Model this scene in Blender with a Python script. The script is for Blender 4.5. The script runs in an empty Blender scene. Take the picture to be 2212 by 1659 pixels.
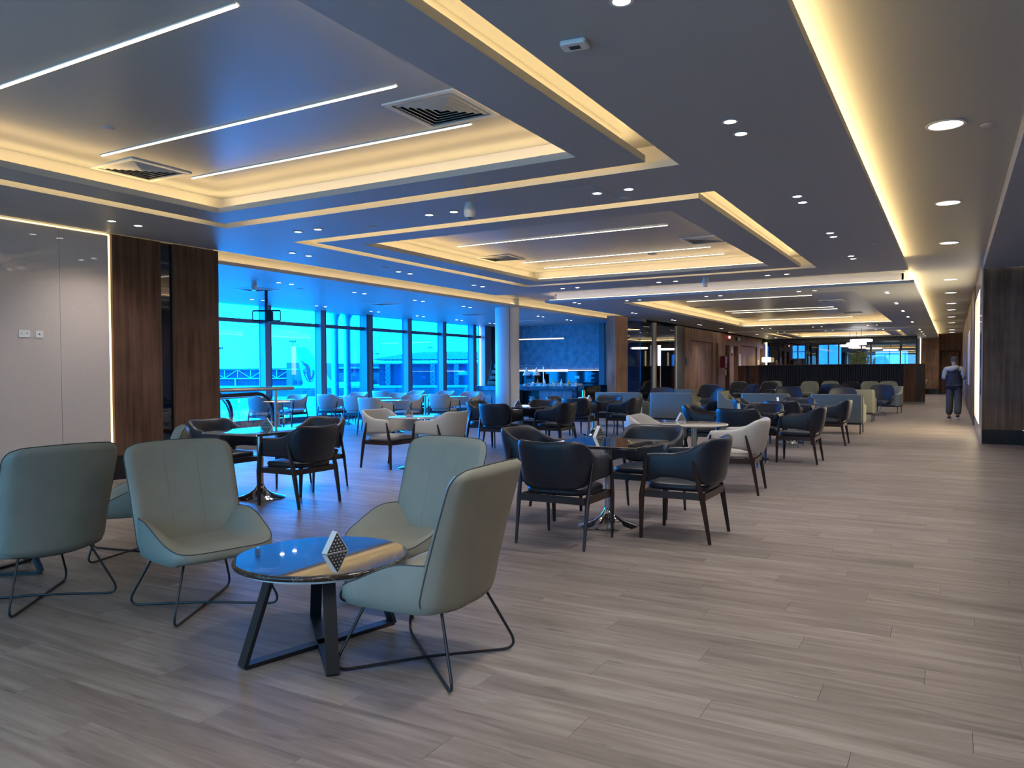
import bpy, math, random
from math import sin, cos, pi, radians, hypot, atan2
from mathutils import Vector, Matrix

random.seed(7)
SC = bpy.context.scene
COL = SC.collection

# ------------------------------------------------------------------ camera
H_CAM = 1.38
F_PX = 1667.35
YAW, PITCH, ROLL = radians(29.7357), radians(1.41608), radians(-0.289873)
cam_data = bpy.data.cameras.new('camera')
cam = bpy.data.objects.new('camera', cam_data)
COL.objects.link(cam)
_fw = Vector((-sin(YAW) * cos(PITCH), cos(YAW) * cos(PITCH), -sin(PITCH)))
_r0 = Vector((cos(YAW), sin(YAW), 0)); _u0 = _r0.cross(_fw)
_r = _r0 * cos(ROLL) + _u0 * sin(ROLL); _u = -_r0 * sin(ROLL) + _u0 * cos(ROLL)
cam.matrix_world = Matrix(((_r.x, _u.x, -_fw.x, 0), (_r.y, _u.y, -_fw.y, 0), (_r.z, _u.z, -_fw.z, H_CAM), (0, 0, 0, 1)))
cam_data.sensor_fit = 'HORIZONTAL'; cam_data.sensor_width = 36.0
cam_data.lens = 36.0 * F_PX / 2212.0
cam_data.shift_x = -0.58 / 2212.0
cam_data.shift_y = 15.32 / 2212.0
cam_data.clip_start = 0.05; cam_data.clip_end = 1500
SC.camera = cam

# ------------------------------------------------------------------ world, exposure
world = bpy.data.worlds.new('overcast_sky'); SC.world = world
world.use_nodes = True
wn = world.node_tree.nodes; wl = world.node_tree.links
SKY = 42.0
bg = wn['Background']
bg.inputs['Color'].default_value = (0.93, 0.97, 1.0, 1); bg.inputs['Strength'].default_value = SKY
SC.view_settings.view_transform = 'Standard'
SC.view_settings.look = 'None'
SC.view_settings.exposure = 0.1
SC.view_settings.gamma = 1.0
SC.view_settings.use_curve_mapping = False
try:
    cy = SC.cycles
    cy.use_denoising = True
    cy.max_bounces = 10; cy.diffuse_bounces = 5; cy.glossy_bounces = 4
    cy.transmission_bounces = 6; cy.transparent_max_bounces = 12
    cy.sample_clamp_indirect = 8.0
    cy.use_light_tree = True
    cy.caustics_reflective = False; cy.caustics_refractive = False
except Exception:
    pass

K_SPOT = 1.0        # overall scale of the downlights
K_COVE = 1.0        # overall scale of the cove strips

# portals tell the renderer where the daylight comes in (they emit nothing)
def portal(loc, sx, sy, rot):
    l = bpy.data.lights.new('window_portal', 'AREA'); l.shape = 'RECTANGLE'; l.size = sx; l.size_y = sy
    try: l.cycles.is_portal = True
    except Exception: return
    o = bpy.data.objects.new('window_portal', l); COL.objects.link(o)
    o.location = loc; o.rotation_euler = rot
portal((-16.3, 17.1, 1.6), 3.1, 17.6, (0, radians(-90), 0))
portal((-4.6, -3.6, 1.6), 8.0, 3.0, (radians(90), 0, 0))

# ------------------------------------------------------------------ colour + materials
def lin(c):
    c = c / 255.0
    return c / 12.92 if c <= 0.04045 else ((c + 0.055) / 1.055) ** 2.4
def rgb(r, g, b): return (lin(r), lin(g), lin(b), 1)

def mat(name, col, rough=0.6, metal=0.0, spec=0.5, ior=None, noise=None, coat=0.0, emit=None, estr=0.0, bump=None, sheen=0.0):
    m = bpy.data.materials.new(name); m.use_nodes = True
    nt = m.node_tree; b = nt.nodes['Principled BSDF']
    b.inputs['Base Color'].default_value = col
    b.inputs['Roughness'].default_value = rough
    b.inputs['Metallic'].default_value = metal
    b.inputs['Specular IOR Level'].default_value = spec
    if ior: b.inputs['IOR'].default_value = ior
    b.inputs['Coat Weight'].default_value = coat
    b.inputs['Coat Roughness'].default_value = 0.04
    b.inputs['Sheen Weight'].default_value = sheen
    if emit:
        b.inputs['Emission Color'].default_value = emit
        b.inputs['Emission Strength'].default_value = estr
    if noise or bump:
        tc = nt.nodes.new('ShaderNodeTexCoord')
    if noise:       # (scale, amount, stretch xyz)
        sc, am, st = noise
        mp = nt.nodes.new('ShaderNodeMapping'); mp.inputs['Scale'].default_value = st
        nz = nt.nodes.new('ShaderNodeTexNoise'); nz.inputs['Scale'].default_value = sc; nz.inputs['Detail'].default_value = 5
        mx = nt.nodes.new('ShaderNodeMix'); mx.data_type = 'RGBA'; mx.blend_type = 'MIX'
        rp = nt.nodes.new('ShaderNodeMapRange'); rp.inputs['From Min'].default_value = 0.3; rp.inputs['From Max'].default_value = 0.7
        nt.links.new(tc.outputs['Object'], mp.inputs['Vector']); nt.links.new(mp.outputs[0], nz.inputs['Vector'])
        nt.links.new(nz.outputs['Fac'], rp.inputs['Value']); nt.links.new(rp.outputs[0], mx.inputs['Factor'])
        mx.inputs['A'].default_value = tuple(c * (1 - am) for c in col[:3]) + (1,)
        mx.inputs['B'].default_value = tuple(min(1, c * (1 + am)) for c in col[:3]) + (1,)
        nt.links.new(mx.outputs['Result'], b.inputs['Base Color'])
    if bump:
        sc, strength = bump
        nz = nt.nodes.new('ShaderNodeTexNoise'); nz.inputs['Scale'].default_value = sc; nz.inputs['Detail'].default_value = 3
        bp = nt.nodes.new('ShaderNodeBump'); bp.inputs['Strength'].default_value = strength; bp.inputs['Distance'].default_value = 0.01
        nt.links.new(tc.outputs['Object'], nz.inputs['Vector']); nt.links.new(nz.outputs['Fac'], bp.inputs['Height'])
        nt.links.new(bp.outputs[0], b.inputs['Normal'])
    return m

def emis(name, col, strength):
    m = bpy.data.materials.new(name); m.use_nodes = True; nt = m.node_tree
    nt.nodes.remove(nt.nodes['Principled BSDF'])
    e = nt.nodes.new('ShaderNodeEmission'); e.inputs['Color'].default_value = col; e.inputs['Strength'].default_value = strength
    nt.links.new(e.outputs[0], nt.nodes['Material Output'].inputs['Surface'])
    return m

def glass_mat(name, tint, gloss=0.06, rough=0.0, gcol=(1, 1, 1, 1)):
    m = bpy.data.materials.new(name); m.use_nodes = True; nt = m.node_tree
    nt.nodes.remove(nt.nodes['Principled BSDF'])
    t = nt.nodes.new('ShaderNodeBsdfTransparent'); t.inputs['Color'].default_value = tint
    g = nt.nodes.new('ShaderNodeBsdfGlossy'); g.inputs['Roughness'].default_value = rough; g.inputs['Color'].default_value = gcol
    fr = nt.nodes.new('ShaderNodeLayerWeight'); fr.inputs['Blend'].default_value = 0.25
    mr = nt.nodes.new('ShaderNodeMapRange'); mr.inputs['To Min'].default_value = gloss; mr.inputs['To Max'].default_value = 0.7
    mx = nt.nodes.new('ShaderNodeMixShader')
    nt.links.new(fr.outputs['Fresnel'], mr.inputs['Value']); nt.links.new(mr.outputs[0], mx.inputs['Fac'])
    nt.links.new(t.outputs[0], mx.inputs[1]); nt.links.new(g.outputs[0], mx.inputs[2])
    nt.links.new(mx.outputs[0], nt.nodes['Material Output'].inputs['Surface'])
    return m

def wood_mat(name, dark, light, grain=14.0, rough=0.5, axis='Z', spec=0.15):
    m = bpy.data.materials.new(name); m.use_nodes = True; nt = m.node_tree; b = nt.nodes['Principled BSDF']
    g = nt.nodes.new('ShaderNodeNewGeometry'); mp = nt.nodes.new('ShaderNodeMapping')
    mp.inputs['Scale'].default_value = {'Z': (1, 1, 0.05), 'X': (0.05, 1, 1), 'Y': (1, 0.05, 1)}[axis]
    nz = nt.nodes.new('ShaderNodeTexNoise'); nz.inputs['Scale'].default_value = grain; nz.inputs['Detail'].default_value = 7; nz.inputs['Roughness'].default_value = 0.62
    n2 = nt.nodes.new('ShaderNodeTexNoise'); n2.inputs['Scale'].default_value = 1.6; n2.inputs['Detail'].default_value = 3
    ad = nt.nodes.new('ShaderNodeMath'); ad.operation = 'MULTIPLY_ADD'; ad.inputs[1].default_value = 0.6
    cr = nt.nodes.new('ShaderNodeValToRGB'); cr.color_ramp.elements[0].position = 0.52; cr.color_ramp.elements[1].position = 1.0
    cr.color_ramp.elements[0].color = dark; cr.color_ramp.elements[1].color = light
    L = nt.links.new
    L(g.outputs['Position'], mp.inputs['Vector']); L(mp.outputs[0], nz.inputs['Vector']); L(g.outputs['Position'], n2.inputs['Vector'])
    L(n2.outputs['Fac'], ad.inputs[0]); L(nz.outputs['Fac'], ad.inputs[2]); L(ad.outputs[0], cr.inputs['Fac']); L(cr.outputs[0], b.inputs['Base Color'])
    b.inputs['Roughness'].default_value = rough; b.inputs['Specular IOR Level'].default_value = spec
    return m

def marble_mat(name, base, vein, rough=0.04, ior=1.9, scale=2.2, amount=0.055):
    m = bpy.data.materials.new(name); m.use_nodes = True; nt = m.node_tree; b = nt.nodes['Principled BSDF']
    g = nt.nodes.new('ShaderNodeNewGeometry')
    nz = nt.nodes.new('ShaderNodeTexNoise'); nz.inputs['Scale'].default_value = scale; nz.inputs['Detail'].default_value = 9; nz.inputs['Roughness'].default_value = 0.65; nz.inputs['Distortion'].default_value = 1.4
    cr = nt.nodes.new('ShaderNodeValToRGB'); e = cr.color_ramp.elements
    e[0].position = 0.5 - amount; e[0].color = base; e[1].position = 0.5; e[1].color = vein
    n3 = e.new(0.5 + amount * 0.5); n3.color = base
    L = nt.links.new
    L(g.outputs['Position'], nz.inputs['Vector']); L(nz.outputs['Fac'], cr.inputs['Fac']); L(cr.outputs[0], b.inputs['Base Color'])
    b.inputs['Roughness'].default_value = rough; b.inputs['IOR'].default_value = ior
    if ior > 3: b.inputs['Coat Weight'].default_value = 1.0; b.inputs['Coat IOR'].default_value = 2.6; b.inputs['Coat Roughness'].default_value = .02
    return m

PL_W, PL_L = 0.20, 1.50      # floor planks run along x
def plank_mat():
    m = bpy.data.materials.new('vinyl_oak_planks'); m.use_nodes = True; nt = m.node_tree; b = nt.nodes['Principled BSDF']
    N = nt.nodes.new; L = nt.links.new
    def math(op, a=None, b_=None, c=None):
        n = N('ShaderNodeMath'); n.operation = op
        for i, v in enumerate((a, b_, c)):
            if v is None: continue
            if isinstance(v, (int, float)): n.inputs[i].default_value = v
            else: L(v, n.inputs[i])
        return n.outputs[0]
    g = N('ShaderNodeNewGeometry'); sp = N('ShaderNodeSeparateXYZ'); L(g.outputs['Position'], sp.inputs[0])
    row = math('FLOOR', math('DIVIDE', sp.outputs['Y'], PL_W))
    off = math('MULTIPLY', math('FRACT', math('MULTIPLY', row, 0.3719)), PL_L)
    xx = math('ADD', sp.outputs['X'], off)
    colm = math('FLOOR', math('DIVIDE', xx, PL_L))
    cmb = N('ShaderNodeCombineXYZ'); L(row, cmb.inputs[0]); L(colm, cmb.inputs[1])
    wnz = N('ShaderNodeTexWhiteNoise'); wnz.noise_dimensions = '2D'; L(cmb.outputs[0], wnz.inputs['Vector'])
    # grain, stretched along the plank and shifted per plank
    sv = N('ShaderNodeCombineXYZ')
    L(math('MULTIPLY', sp.outputs['X'], 0.9), sv.inputs[0]); L(math('MULTIPLY', sp.outputs['Y'], 10.0), sv.inputs[1])
    L(math('MULTIPLY', wnz.outputs['Value'], 40.0), sv.inputs[2])
    n1 = N('ShaderNodeTexNoise'); n1.inputs['Scale'].default_value = 1.3; n1.inputs['Detail'].default_value = 6; n1.inputs['Roughness'].default_value = 0.6; n1.inputs['Distortion'].default_value = 0.9
    L(sv.outputs[0], n1.inputs['Vector'])
    sv2 = N('ShaderNodeCombineXYZ')
    L(math('MULTIPLY', sp.outputs['X'], 3.2), sv2.inputs[0]); L(math('MULTIPLY', sp.outputs['Y'], 17.0), sv2.inputs[1])
    L(math('MULTIPLY', wnz.outputs['Value'], 17.0), sv2.inputs[2])
    n2 = N('ShaderNodeTexNoise'); n2.inputs['Scale'].default_value = 1.1; n2.inputs['Detail'].default_value = 2
    L(sv2.outputs[0], n2.inputs['Vector'])
    sv3 = N('ShaderNodeCombineXYZ')
    L(math('MULTIPLY', sp.outputs['X'], 6.0), sv3.inputs[0]); L(math('MULTIPLY', sp.outputs['Y'], 220.0), sv3.inputs[1])
    n3 = N('ShaderNodeTexNoise'); n3.inputs['Scale'].default_value = 1.0; n3.inputs['Detail'].default_value = 2
    L(sv3.outputs[0], n3.inputs['Vector'])
    f = math('ADD', math('MULTIPLY', n1.outputs['Fac'], 0.75), math('MULTIPLY', wnz.outputs['Value'], 0.11))
    f = math('ADD', f, math('MULTIPLY', n3.outputs['Fac'], 0.12))
    cr = N('ShaderNodeValToRGB'); e = cr.color_ramp.elements
    e[0].position = 0.30; e[0].color = (0.125, 0.102, 0.088, 1)
    e[1].position = 0.70; e[1].color = (0.345, 0.305, 0.272, 1)
    k = e.new(0.5); k.color = (0.225, 0.186, 0.164, 1)
    L(f, cr.inputs['Fac'])
    # dark knots
    kn = N('ShaderNodeMapRange'); kn.inputs['From Min'].default_value = 0.64; kn.inputs['From Max'].default_value = 0.74
    kn.inputs['To Min'].default_value = 0; kn.inputs['To Max'].default_value = 0.55; L(n2.outputs['Fac'], kn.inputs['Value'])
    mx = N('ShaderNodeMix'); mx.data_type = 'RGBA'; L(kn.outputs[0], mx.inputs['Factor']); L(cr.outputs[0], mx.inputs['A'])
    mx.inputs['B'].default_value = (0.085, 0.068, 0.058, 1)
    L(mx.outputs['Result'], b.inputs['Base Color'])
    b.inputs['Roughness'].default_value = 0.42; b.inputs['Specular IOR Level'].default_value = 0.35
    bp = N('ShaderNodeBump'); bp.inputs['Strength'].default_value = 0.12; bp.inputs['Distance'].default_value = 0.004
    L(n3.outputs['Fac'], bp.inputs['Height']); L(bp.outputs[0], b.inputs['Normal'])
    return m

CEIL = (0.40, 0.42, 0.435, 1)
M = dict(
    ceiling=mat('ceiling_paint', CEIL, 0.45, spec=0.4),
    inner=mat('ceiling_satin_paint', CEIL, 0.30, spec=0.5),
    lip=mat('ceiling_edge_paint', (0.55, 0.55, 0.55, 1), 0.5),
    planks=plank_mat(),
    subfloor=mat('subfloor', (0.09, 0.075, 0.065, 1), 0.8),
    panel=mat('beige_back_painted_glass', (0.56, 0.49, 0.45, 1), 0.5, coat=1.0, noise=(60, 0.05, (1, 1, 1))),
    wood=wood_mat('walnut_veneer', (0.032, 0.016, 0.011, 1), (0.15, 0.080, 0.052, 1)),
    woodr=wood_mat('brown_veneer', (0.085, 0.052, 0.032, 1), (0.25, 0.17, 0.115, 1)),
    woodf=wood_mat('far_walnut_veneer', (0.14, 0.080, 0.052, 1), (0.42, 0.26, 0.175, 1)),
    blackglass=mat('black_mirror_glass', (0.004, 0.005, 0.008, 1), 0.03, ior=1.7, coat=1.0),
    blackstone=marble_mat('black_marble_skirting', (0.010, 0.011, 0.014, 1), (0.03, 0.03, 0.034, 1), 0.15, 1.5, 1.2, 0.006),
    white=mat('white_plastic', (0.75, 0.74, 0.72, 1), 0.35),
    column=mat('white_column_paint', (0.62, 0.61, 0.61, 1), 0.5),
    mullion=mat('grey_aluminium_mullion', (0.17, 0.20, 0.25, 1), 0.4, metal=0.2),
    transom=mat('dark_aluminium_transom', (0.10, 0.12, 0.15, 1), 0.4, metal=0.3),
    greyleather=mat('sage_grey_leatherette', rgb(142, 143, 132), 0.50, spec=0.35, noise=(7, 0.05, (1, 1, 1)), bump=(260, 0.05)),
    piping=mat('dark_piping', rgb(70, 72, 68), 0.6),
    stitch=mat('pale_stitching', rgb(152, 148, 132), 0.8),
    black=mat('black_powder_coat', (0.012, 0.013, 0.016, 1), 0.38),
    navy=mat('dark_navy_leather', (0.011, 0.016, 0.030, 1), 0.40, spec=0.5, bump=(220, 0.05)),
    light=mat('light_grey_leather', (0.50, 0.48, 0.455, 1), 0.5, spec=0.4, bump=(220, 0.04)),
    legwood=mat('dark_walnut_leg', (0.030, 0.015, 0.012, 1), 0.38, noise=(30, 0.3, (1, 1, 0.1))),
    chrome=mat('polished_chrome', (0.72, 0.72, 0.73, 1), 0.05, metal=1.0),
    steel=mat('brushed_steel', (0.50, 0.49, 0.47, 1), 0.28, metal=1.0),
    marble=marble_mat('dark_marble_top', (0.018, 0.017, 0.018, 1), (0.30, 0.27, 0.24, 1), 0.03, 3.2, 2.2, 0.012),
    edge=marble_mat('brown_marble_edge', (0.030, 0.022, 0.018, 1), (0.20, 0.16, 0.12, 1), 0.15, 1.5, 6, 0.02),
    whitetop=mat('cream_table_top', (0.66, 0.62, 0.56, 1), 0.08, coat=0.6),
    slats=mat('navy_upholstered_slats', (0.013, 0.017, 0.036, 1), 0.6),
    kick=mat('steel_kick_plate', (0.25, 0.24, 0.22, 1), 0.35, metal=0.8),
    sofa=mat('greige_sofa_leather', rgb(122, 125, 114), 0.5, spec=0.35, bump=(150, 0.04)),
    bluewall=mat('mottled_grey_plaster', (0.20, 0.235, 0.28, 1), 0.7, noise=(5, 0.28, (1, 1, 1))),
    darkglass=mat('dark_splashback_glass', (0.006, 0.009, 0.02, 1), 0.05, ior=1.6),
    marblec=marble_mat('navy_marble_counter', (0.035, 0.045, 0.065, 1), (0.3, 0.34, 0.4, 1), 0.12, 1.5, 1.6, 0.008),
    greywood=wood_mat('grey_wood_cladding', (0.10, 0.11, 0.12, 1), (0.22, 0.24, 0.26, 1)),
    porcelain=mat('white_porcelain', (0.78, 0.78, 0.76, 1), 0.15),
    food=mat('pastry_brown', (0.38, 0.18, 0.07, 1), 0.6, noise=(30, 0.4, (1, 1, 1))),
    green=mat('salad_green', (0.10, 0.25, 0.04, 1), 0.6, noise=(30, 0.4, (1, 1, 1))),
    wicker=mat('brown_wicker', (0.20, 0.12, 0.07, 1), 0.7, noise=(80, 0.5, (1, 1, 1))),
    amber=mat('juice_orange', (0.6, 0.25, 0.03, 1), 0.2),
    red=mat('fire_cabinet_red', (0.22, 0.012, 0.015, 1), 0.4),
    redsign=mat('red_sign_face', (0.45, 0.03, 0.03, 1), 0.4, emit=(0.7, 0.05, 0.04, 1), estr=0.25),
    leaf=mat('olive_leaf', (0.24, 0.33, 0.11, 1), 0.5, noise=(9, 0.5, (1, 1, 1))),
    skin=mat('skin', (0.42, 0.24, 0.16, 1), 0.5),
    hair=mat('dark_hair', (0.02, 0.018, 0.018, 1), 0.6),
    fnavy=mat('navy_jersey', (0.004, 0.005, 0.020, 1), 0.8),
    fgrey=mat('grey_jersey', (0.22, 0.23, 0.25, 1), 0.85),
    cap=mat('charcoal_knit_cap', (0.03, 0.03, 0.034, 1), 0.9),
    trousers=mat('charcoal_trousers', (0.045, 0.048, 0.055, 1), 0.8),
    shoe=mat('black_shoe', (0.02, 0.02, 0.02, 1), 0.5),
    sole=mat('white_sole', (0.6, 0.6, 0.6, 1), 0.6),
    led_warm=emis('warm_led_tape', (1.0, 0.66, 0.27, 1), 19.0 * K_COVE),
    led_slot=emis('warm_slot_tape', (1.0, 0.66, 0.27, 1), 17.0 * K_COVE),
    led_side=emis('warm_side_tape', (1.0, 0.66, 0.27, 1), 10.0 * K_COVE),
    led_cross=emis('warm_cross_tape', (1.0, 0.76, 0.46, 1), 9.0 * K_COVE),
    led_edge=emis('warm_edge_tape', (1.0, 0.66, 0.27, 1), 36.0 * K_COVE),
    led_wall=emis('warm_white_wall_light', (1.0, 0.80, 0.48, 1), 5.0),
    led_thin=emis('thin_yellow_light', (1.0, 0.72, 0.30, 1), 3.0),
    led_soft=emis('soft_diffuser', (1.0, 0.86, 0.70, 1), 1.6),
    led_line=emis('linear_diffuser', (1.0, 0.86, 0.60, 1), 7.0),
    disc=emis('downlight_lens', (1.0, 0.97, 0.95, 1), 14.0),
    disc_big=emis('round_panel_lens', (1.0, 0.97, 0.97, 1), 5.0),
    bulb=emis('warm_shade_glow', (1.0, 0.80, 0.45, 1), 3.0),
    glass=glass_mat('blue_solar_film_glass', (0.034, 0.515, 1.0, 1), 0.03),
    glass3=glass_mat('darker_blue_film_glass', (0.125, 0.255, 0.345, 1), 0.03),
    glass2=glass_mat('far_blue_glass', (0.07, 0.27, 0.50, 1), 0.03),
    clear=glass_mat('clear_glass', (0.88, 0.93, 0.95, 1), 0.05),
    smoked=glass_mat('smoked_glass', (0.42, 0.47, 0.55, 1), 0.16),
    asphalt=mat('pale_roof_deck', (0.24, 0.24, 0.23, 1), 0.9, noise=(0.05, 0.12, (1, 1, 1))),
    concrete=mat('pinkish_concrete', (0.15, 0.060, 0.062, 1), 0.8),
    extwhite=mat('white_metal_cladding', (0.17, 0.17, 0.16, 1), 0.5),
    extdark=mat('terminal_dark_cladding', (0.022, 0.036, 0.060, 1), 0.8, spec=0.1),
    extmid=mat('terminal_grey_cladding', (0.055, 0.068, 0.085, 1), 0.8, spec=0.1),
    trimgrey=mat('grey_painted_trim', (0.10, 0.11, 0.13, 1), 0.6),
    plane=mat('aircraft_white_paint', (0.18, 0.18, 0.17, 1), 0.5),
    logo=mat('tail_logo_red', (0.25, 0.012, 0.03, 1), 0.6),
)

# ------------------------------------------------------------------ mesh builder
class MB:
    def __init__(s): s.v = []; s.f = []; s.mi = []; s.m = 0
    def add(s, vs, fs):
        b = len(s.v); s.v.extend([tuple(v) for v in vs]); s.f.extend([tuple(i + b for i in f) for f in fs]); s.mi.extend([s.m] * len(fs)); return s
    def box(s, x0, x1, y0, y1, z0, z1):
        return s.add([(x0, y0, z0), (x1, y0, z0), (x1, y1, z0), (x0, y1, z0), (x0, y0, z1), (x1, y0, z1), (x1, y1, z1), (x0, y1, z1)],
                     [(0, 3, 2, 1), (4, 5, 6, 7), (0, 1, 5, 4), (1, 2, 6, 5), (2, 3, 7, 6), (3, 0, 4, 7)])
    def bar(s, p, q, w, h, up=(0, 0, 1)):
        p = Vector(p); q = Vector(q); d = (q - p).normalized(); up = Vector(up)
        a = d.cross(up)
        if a.length < 1e-4: a = d.cross(Vector((0, 1, 0)))
        a.normalize(); b = a.cross(d).normalized()
        vs = []
        for c in (p, q):
            for sx, sy in ((-1, -1), (1, -1), (1, 1), (-1, 1)): vs.append(c + a * sx * w / 2 + b * sy * h / 2)
        return s.add(vs, [(0, 1, 2, 3), (7, 6, 5, 4), (0, 4, 5, 1), (1, 5, 6, 2), (2, 6, 7, 3), (3, 7, 4, 0)])
    def loft(s, rings, close=True, cap=True):
        n = len(rings[0]); vs = [p for r in rings for p in r]; fs = []
        for i in range(len(rings) - 1):
            for j in range(n if close else n - 1):
                k = (j + 1) % n
                fs.append((i * n + j, i * n + k, (i + 1) * n + k, (i + 1) * n + j))
        if cap:
            fs.append(tuple(reversed(range(n)))); fs.append(tuple(range((len(rings) - 1) * n, len(rings) * n)))
        return s.add(vs, fs)
    def lathe(s, prof, seg=24, c=(0, 0, 0)):
        rings = [[(c[0] + r * cos(2 * pi * k / seg), c[1] + r * sin(2 * pi * k / seg), c[2] + z) for k in range(seg)] for r, z in prof]
        return s.loft(rings)
    def cyl(s, c, r, h, seg=16): return s.lathe([(r, 0), (r, h)], seg, c)
    def tube(s, pts, r, seg=8, closed=False, r2=None):
        pts = [Vector(p) for p in pts]; n = len(pts); rings = []; prev = None
        for i, p in enumerate(pts):
            if closed: d = pts[(i + 1) % n] - pts[i - 1]
            else: d = pts[min(i + 1, n - 1)] - pts[max(i - 1, 0)]
            d.normalize()
            if prev is None:
                a = d.orthogonal().normalized()
            else:
                a = prev - d * prev.dot(d)
                a = a.normalized() if a.length > 1e-6 else d.orthogonal().normalized()
            prev = a; b = d.cross(a)
            rr = r[i] if isinstance(r, (list, tuple)) else r
            rb = rr if r2 is None else (r2[i] if isinstance(r2, (list, tuple)) else r2)
            rings.append([p + a * cos(2 * pi * k / seg) * rr + b * sin(2 * pi * k / seg) * rb for k in range(seg)])
        if closed: rings.append(rings[0])
        return s.loft(rings, cap=not closed)
    def ell(s, c, rx, ry, rz, nu=12, nv=8):
        rings = []
        for i in range(1, nv):
            t = pi * i / nv
            rings.append([(c[0] + rx * sin(t) * cos(2 * pi * k / nu), c[1] + ry * sin(t) * sin(2 * pi * k / nu), c[2] - rz * cos(t)) for k in range(nu)])
        return s.loft(rings)
    def cushion(s, x0, x1, y0, y1, z0, z1, r=0.05, e=0.02, puff=0.0):
        rings = []
        prof = [(e, 0), (e * .3, e * .3), (0, e), (0, (z1 - z0) - e), (e * .3, (z1 - z0) - e * .3), (e, z1 - z0)]
        for ins, dz in prof: rings.append([(x, y, z0 + dz) for x, y in rrect(x0 + ins, x1 - ins, y0 + ins, y1 - ins, max(r - ins, .005))])
        if puff:
            for t, k in ((.25, .7), (.5, 1.0)):
                cx, cy_ = (x0 + x1) / 2, (y0 + y1) / 2
                rings.append([(cx + (x - cx) * (1 - t), cy_ + (y - cy_) * (1 - t), z1 + puff * k) for x, y in rrect(x0 + e, x1 - e, y0 + e, y1 - e, r)])
        return s.loft(rings)
    def plate(s, x0, x1, y0, y1, z0, z1, holes):
        xs = sorted(set([x0, x1] + [min(max(v, x0), x1) for h in holes for v in h[:2]]))
        ys = sorted(set([y0, y1] + [min(max(v, y0), y1) for h in holes for v in h[2:]]))
        def solid(i, j):
            if i < 0 or j < 0 or i >= len(xs) - 1 or j >= len(ys) - 1: return False
            cx, cy_ = (xs[i] + xs[i + 1]) / 2, (ys[j] + ys[j + 1]) / 2
            return not any(h[0] < cx < h[1] and h[2] < cy_ < h[3] for h in holes)
        for i in range(len(xs) - 1):
            for j in range(len(ys) - 1):
                if not solid(i, j): continue
                a, b, c, d = xs[i], xs[i + 1], ys[j], ys[j + 1]
                s.add([(a, c, z0), (b, c, z0), (b, d, z0), (a, d, z0)], [(0, 3, 2, 1)])
                s.add([(a, c, z1), (b, c, z1), (b, d, z1), (a, d, z1)], [(0, 1, 2, 3)])
                if not solid(i - 1, j): s.add([(a, c, z0), (a, d, z0), (a, d, z1), (a, c, z1)], [(0, 1, 2, 3)])
                if not solid(i + 1, j): s.add([(b, c, z0), (b, d, z0), (b, d, z1), (b, c, z1)], [(3, 2, 1, 0)])
                if not solid(i, j - 1): s.add([(a, c, z0), (b, c, z0), (b, c, z1), (a, c, z1)], [(0, 1, 2, 3)])
                if not solid(i, j + 1): s.add([(a, d, z0), (b, d, z0), (b, d, z1), (a, d, z1)], [(3, 2, 1, 0)])
        return s
    def mesh(s, name, mats, smooth=False, angle=35):
        me = bpy.data.meshes.new(name); me.from_pydata(s.v, [], s.f)
        for m in (mats if isinstance(mats, (list, tuple)) else [mats]): me.materials.append(m)
        if any(s.mi): me.polygons.foreach_set('material_index', s.mi)
        if smooth:
            me.polygons.foreach_set('use_smooth', [True] * len(me.polygons))
            me.set_sharp_from_angle(angle=radians(angle))
        me.update(); return me
    def build(s, name, mats, parent=None, smooth=False, angle=35, loc=None):
        return link(name, s.mesh(name, mats, smooth, angle), parent, loc)

def link(name, data, parent=None, loc=None):
    o = bpy.data.objects.new(name, data); COL.objects.link(o)
    if parent: o.parent = parent
    if loc: o.location = loc
    return o
def rrect(x0, x1, y0, y1, r, n=4):
    r = min(r, (x1 - x0) / 2 - 1e-4, (y1 - y0) / 2 - 1e-4); out = []
    for cx, cy_, a0 in ((x1 - r, y1 - r, 0), (x0 + r, y1 - r, 90), (x0 + r, y0 + r, 180), (x1 - r, y0 + r, 270)):
        for k in range(n + 1):
            a = radians(a0 + 90 * k / n); out.append((cx + r * cos(a), cy_ + r * sin(a)))
    return out
def tag(o, label=None, cat=None, group=None, kind=None):
    if label: o['label'] = label
    if cat: o['category'] = cat
    if group: o['group'] = group
    if kind: o['kind'] = kind
    return o
def thing(name, label, cat, loc=(0, 0, 0), rz=0, group=None):
    o = bpy.data.objects.new(name, None); COL.objects.link(o); o.empty_display_size = 0.1
    o.location = loc; o.rotation_euler = (0, 0, rz)
    return tag(o, label, cat, group)
def struct(name, mb, m, parent=None, smooth=False):
    o = mb.build(name, m, parent, smooth)
    if not parent: o['kind'] = 'structure'
    return o
KIDS = {}
def copy_tree(src, parent=None):
    c = src.copy(); COL.objects.link(c)
    if parent: c.parent = parent
    for ch in src.children: copy_tree(ch, c)
    return c
ORD = ['first', 'second', 'third', 'fourth', 'fifth', 'sixth', 'seventh', 'eighth', 'ninth', 'tenth', 'eleventh', 'twelfth']

# =================================================================== STRUCTURE
ZS = 3.19          # underside of the ceiling islands
ZE = 3.25          # top of their thin edge
ZU = 3.42          # underside of the upper slab
ZI = 3.42          # recess ceilings
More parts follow.
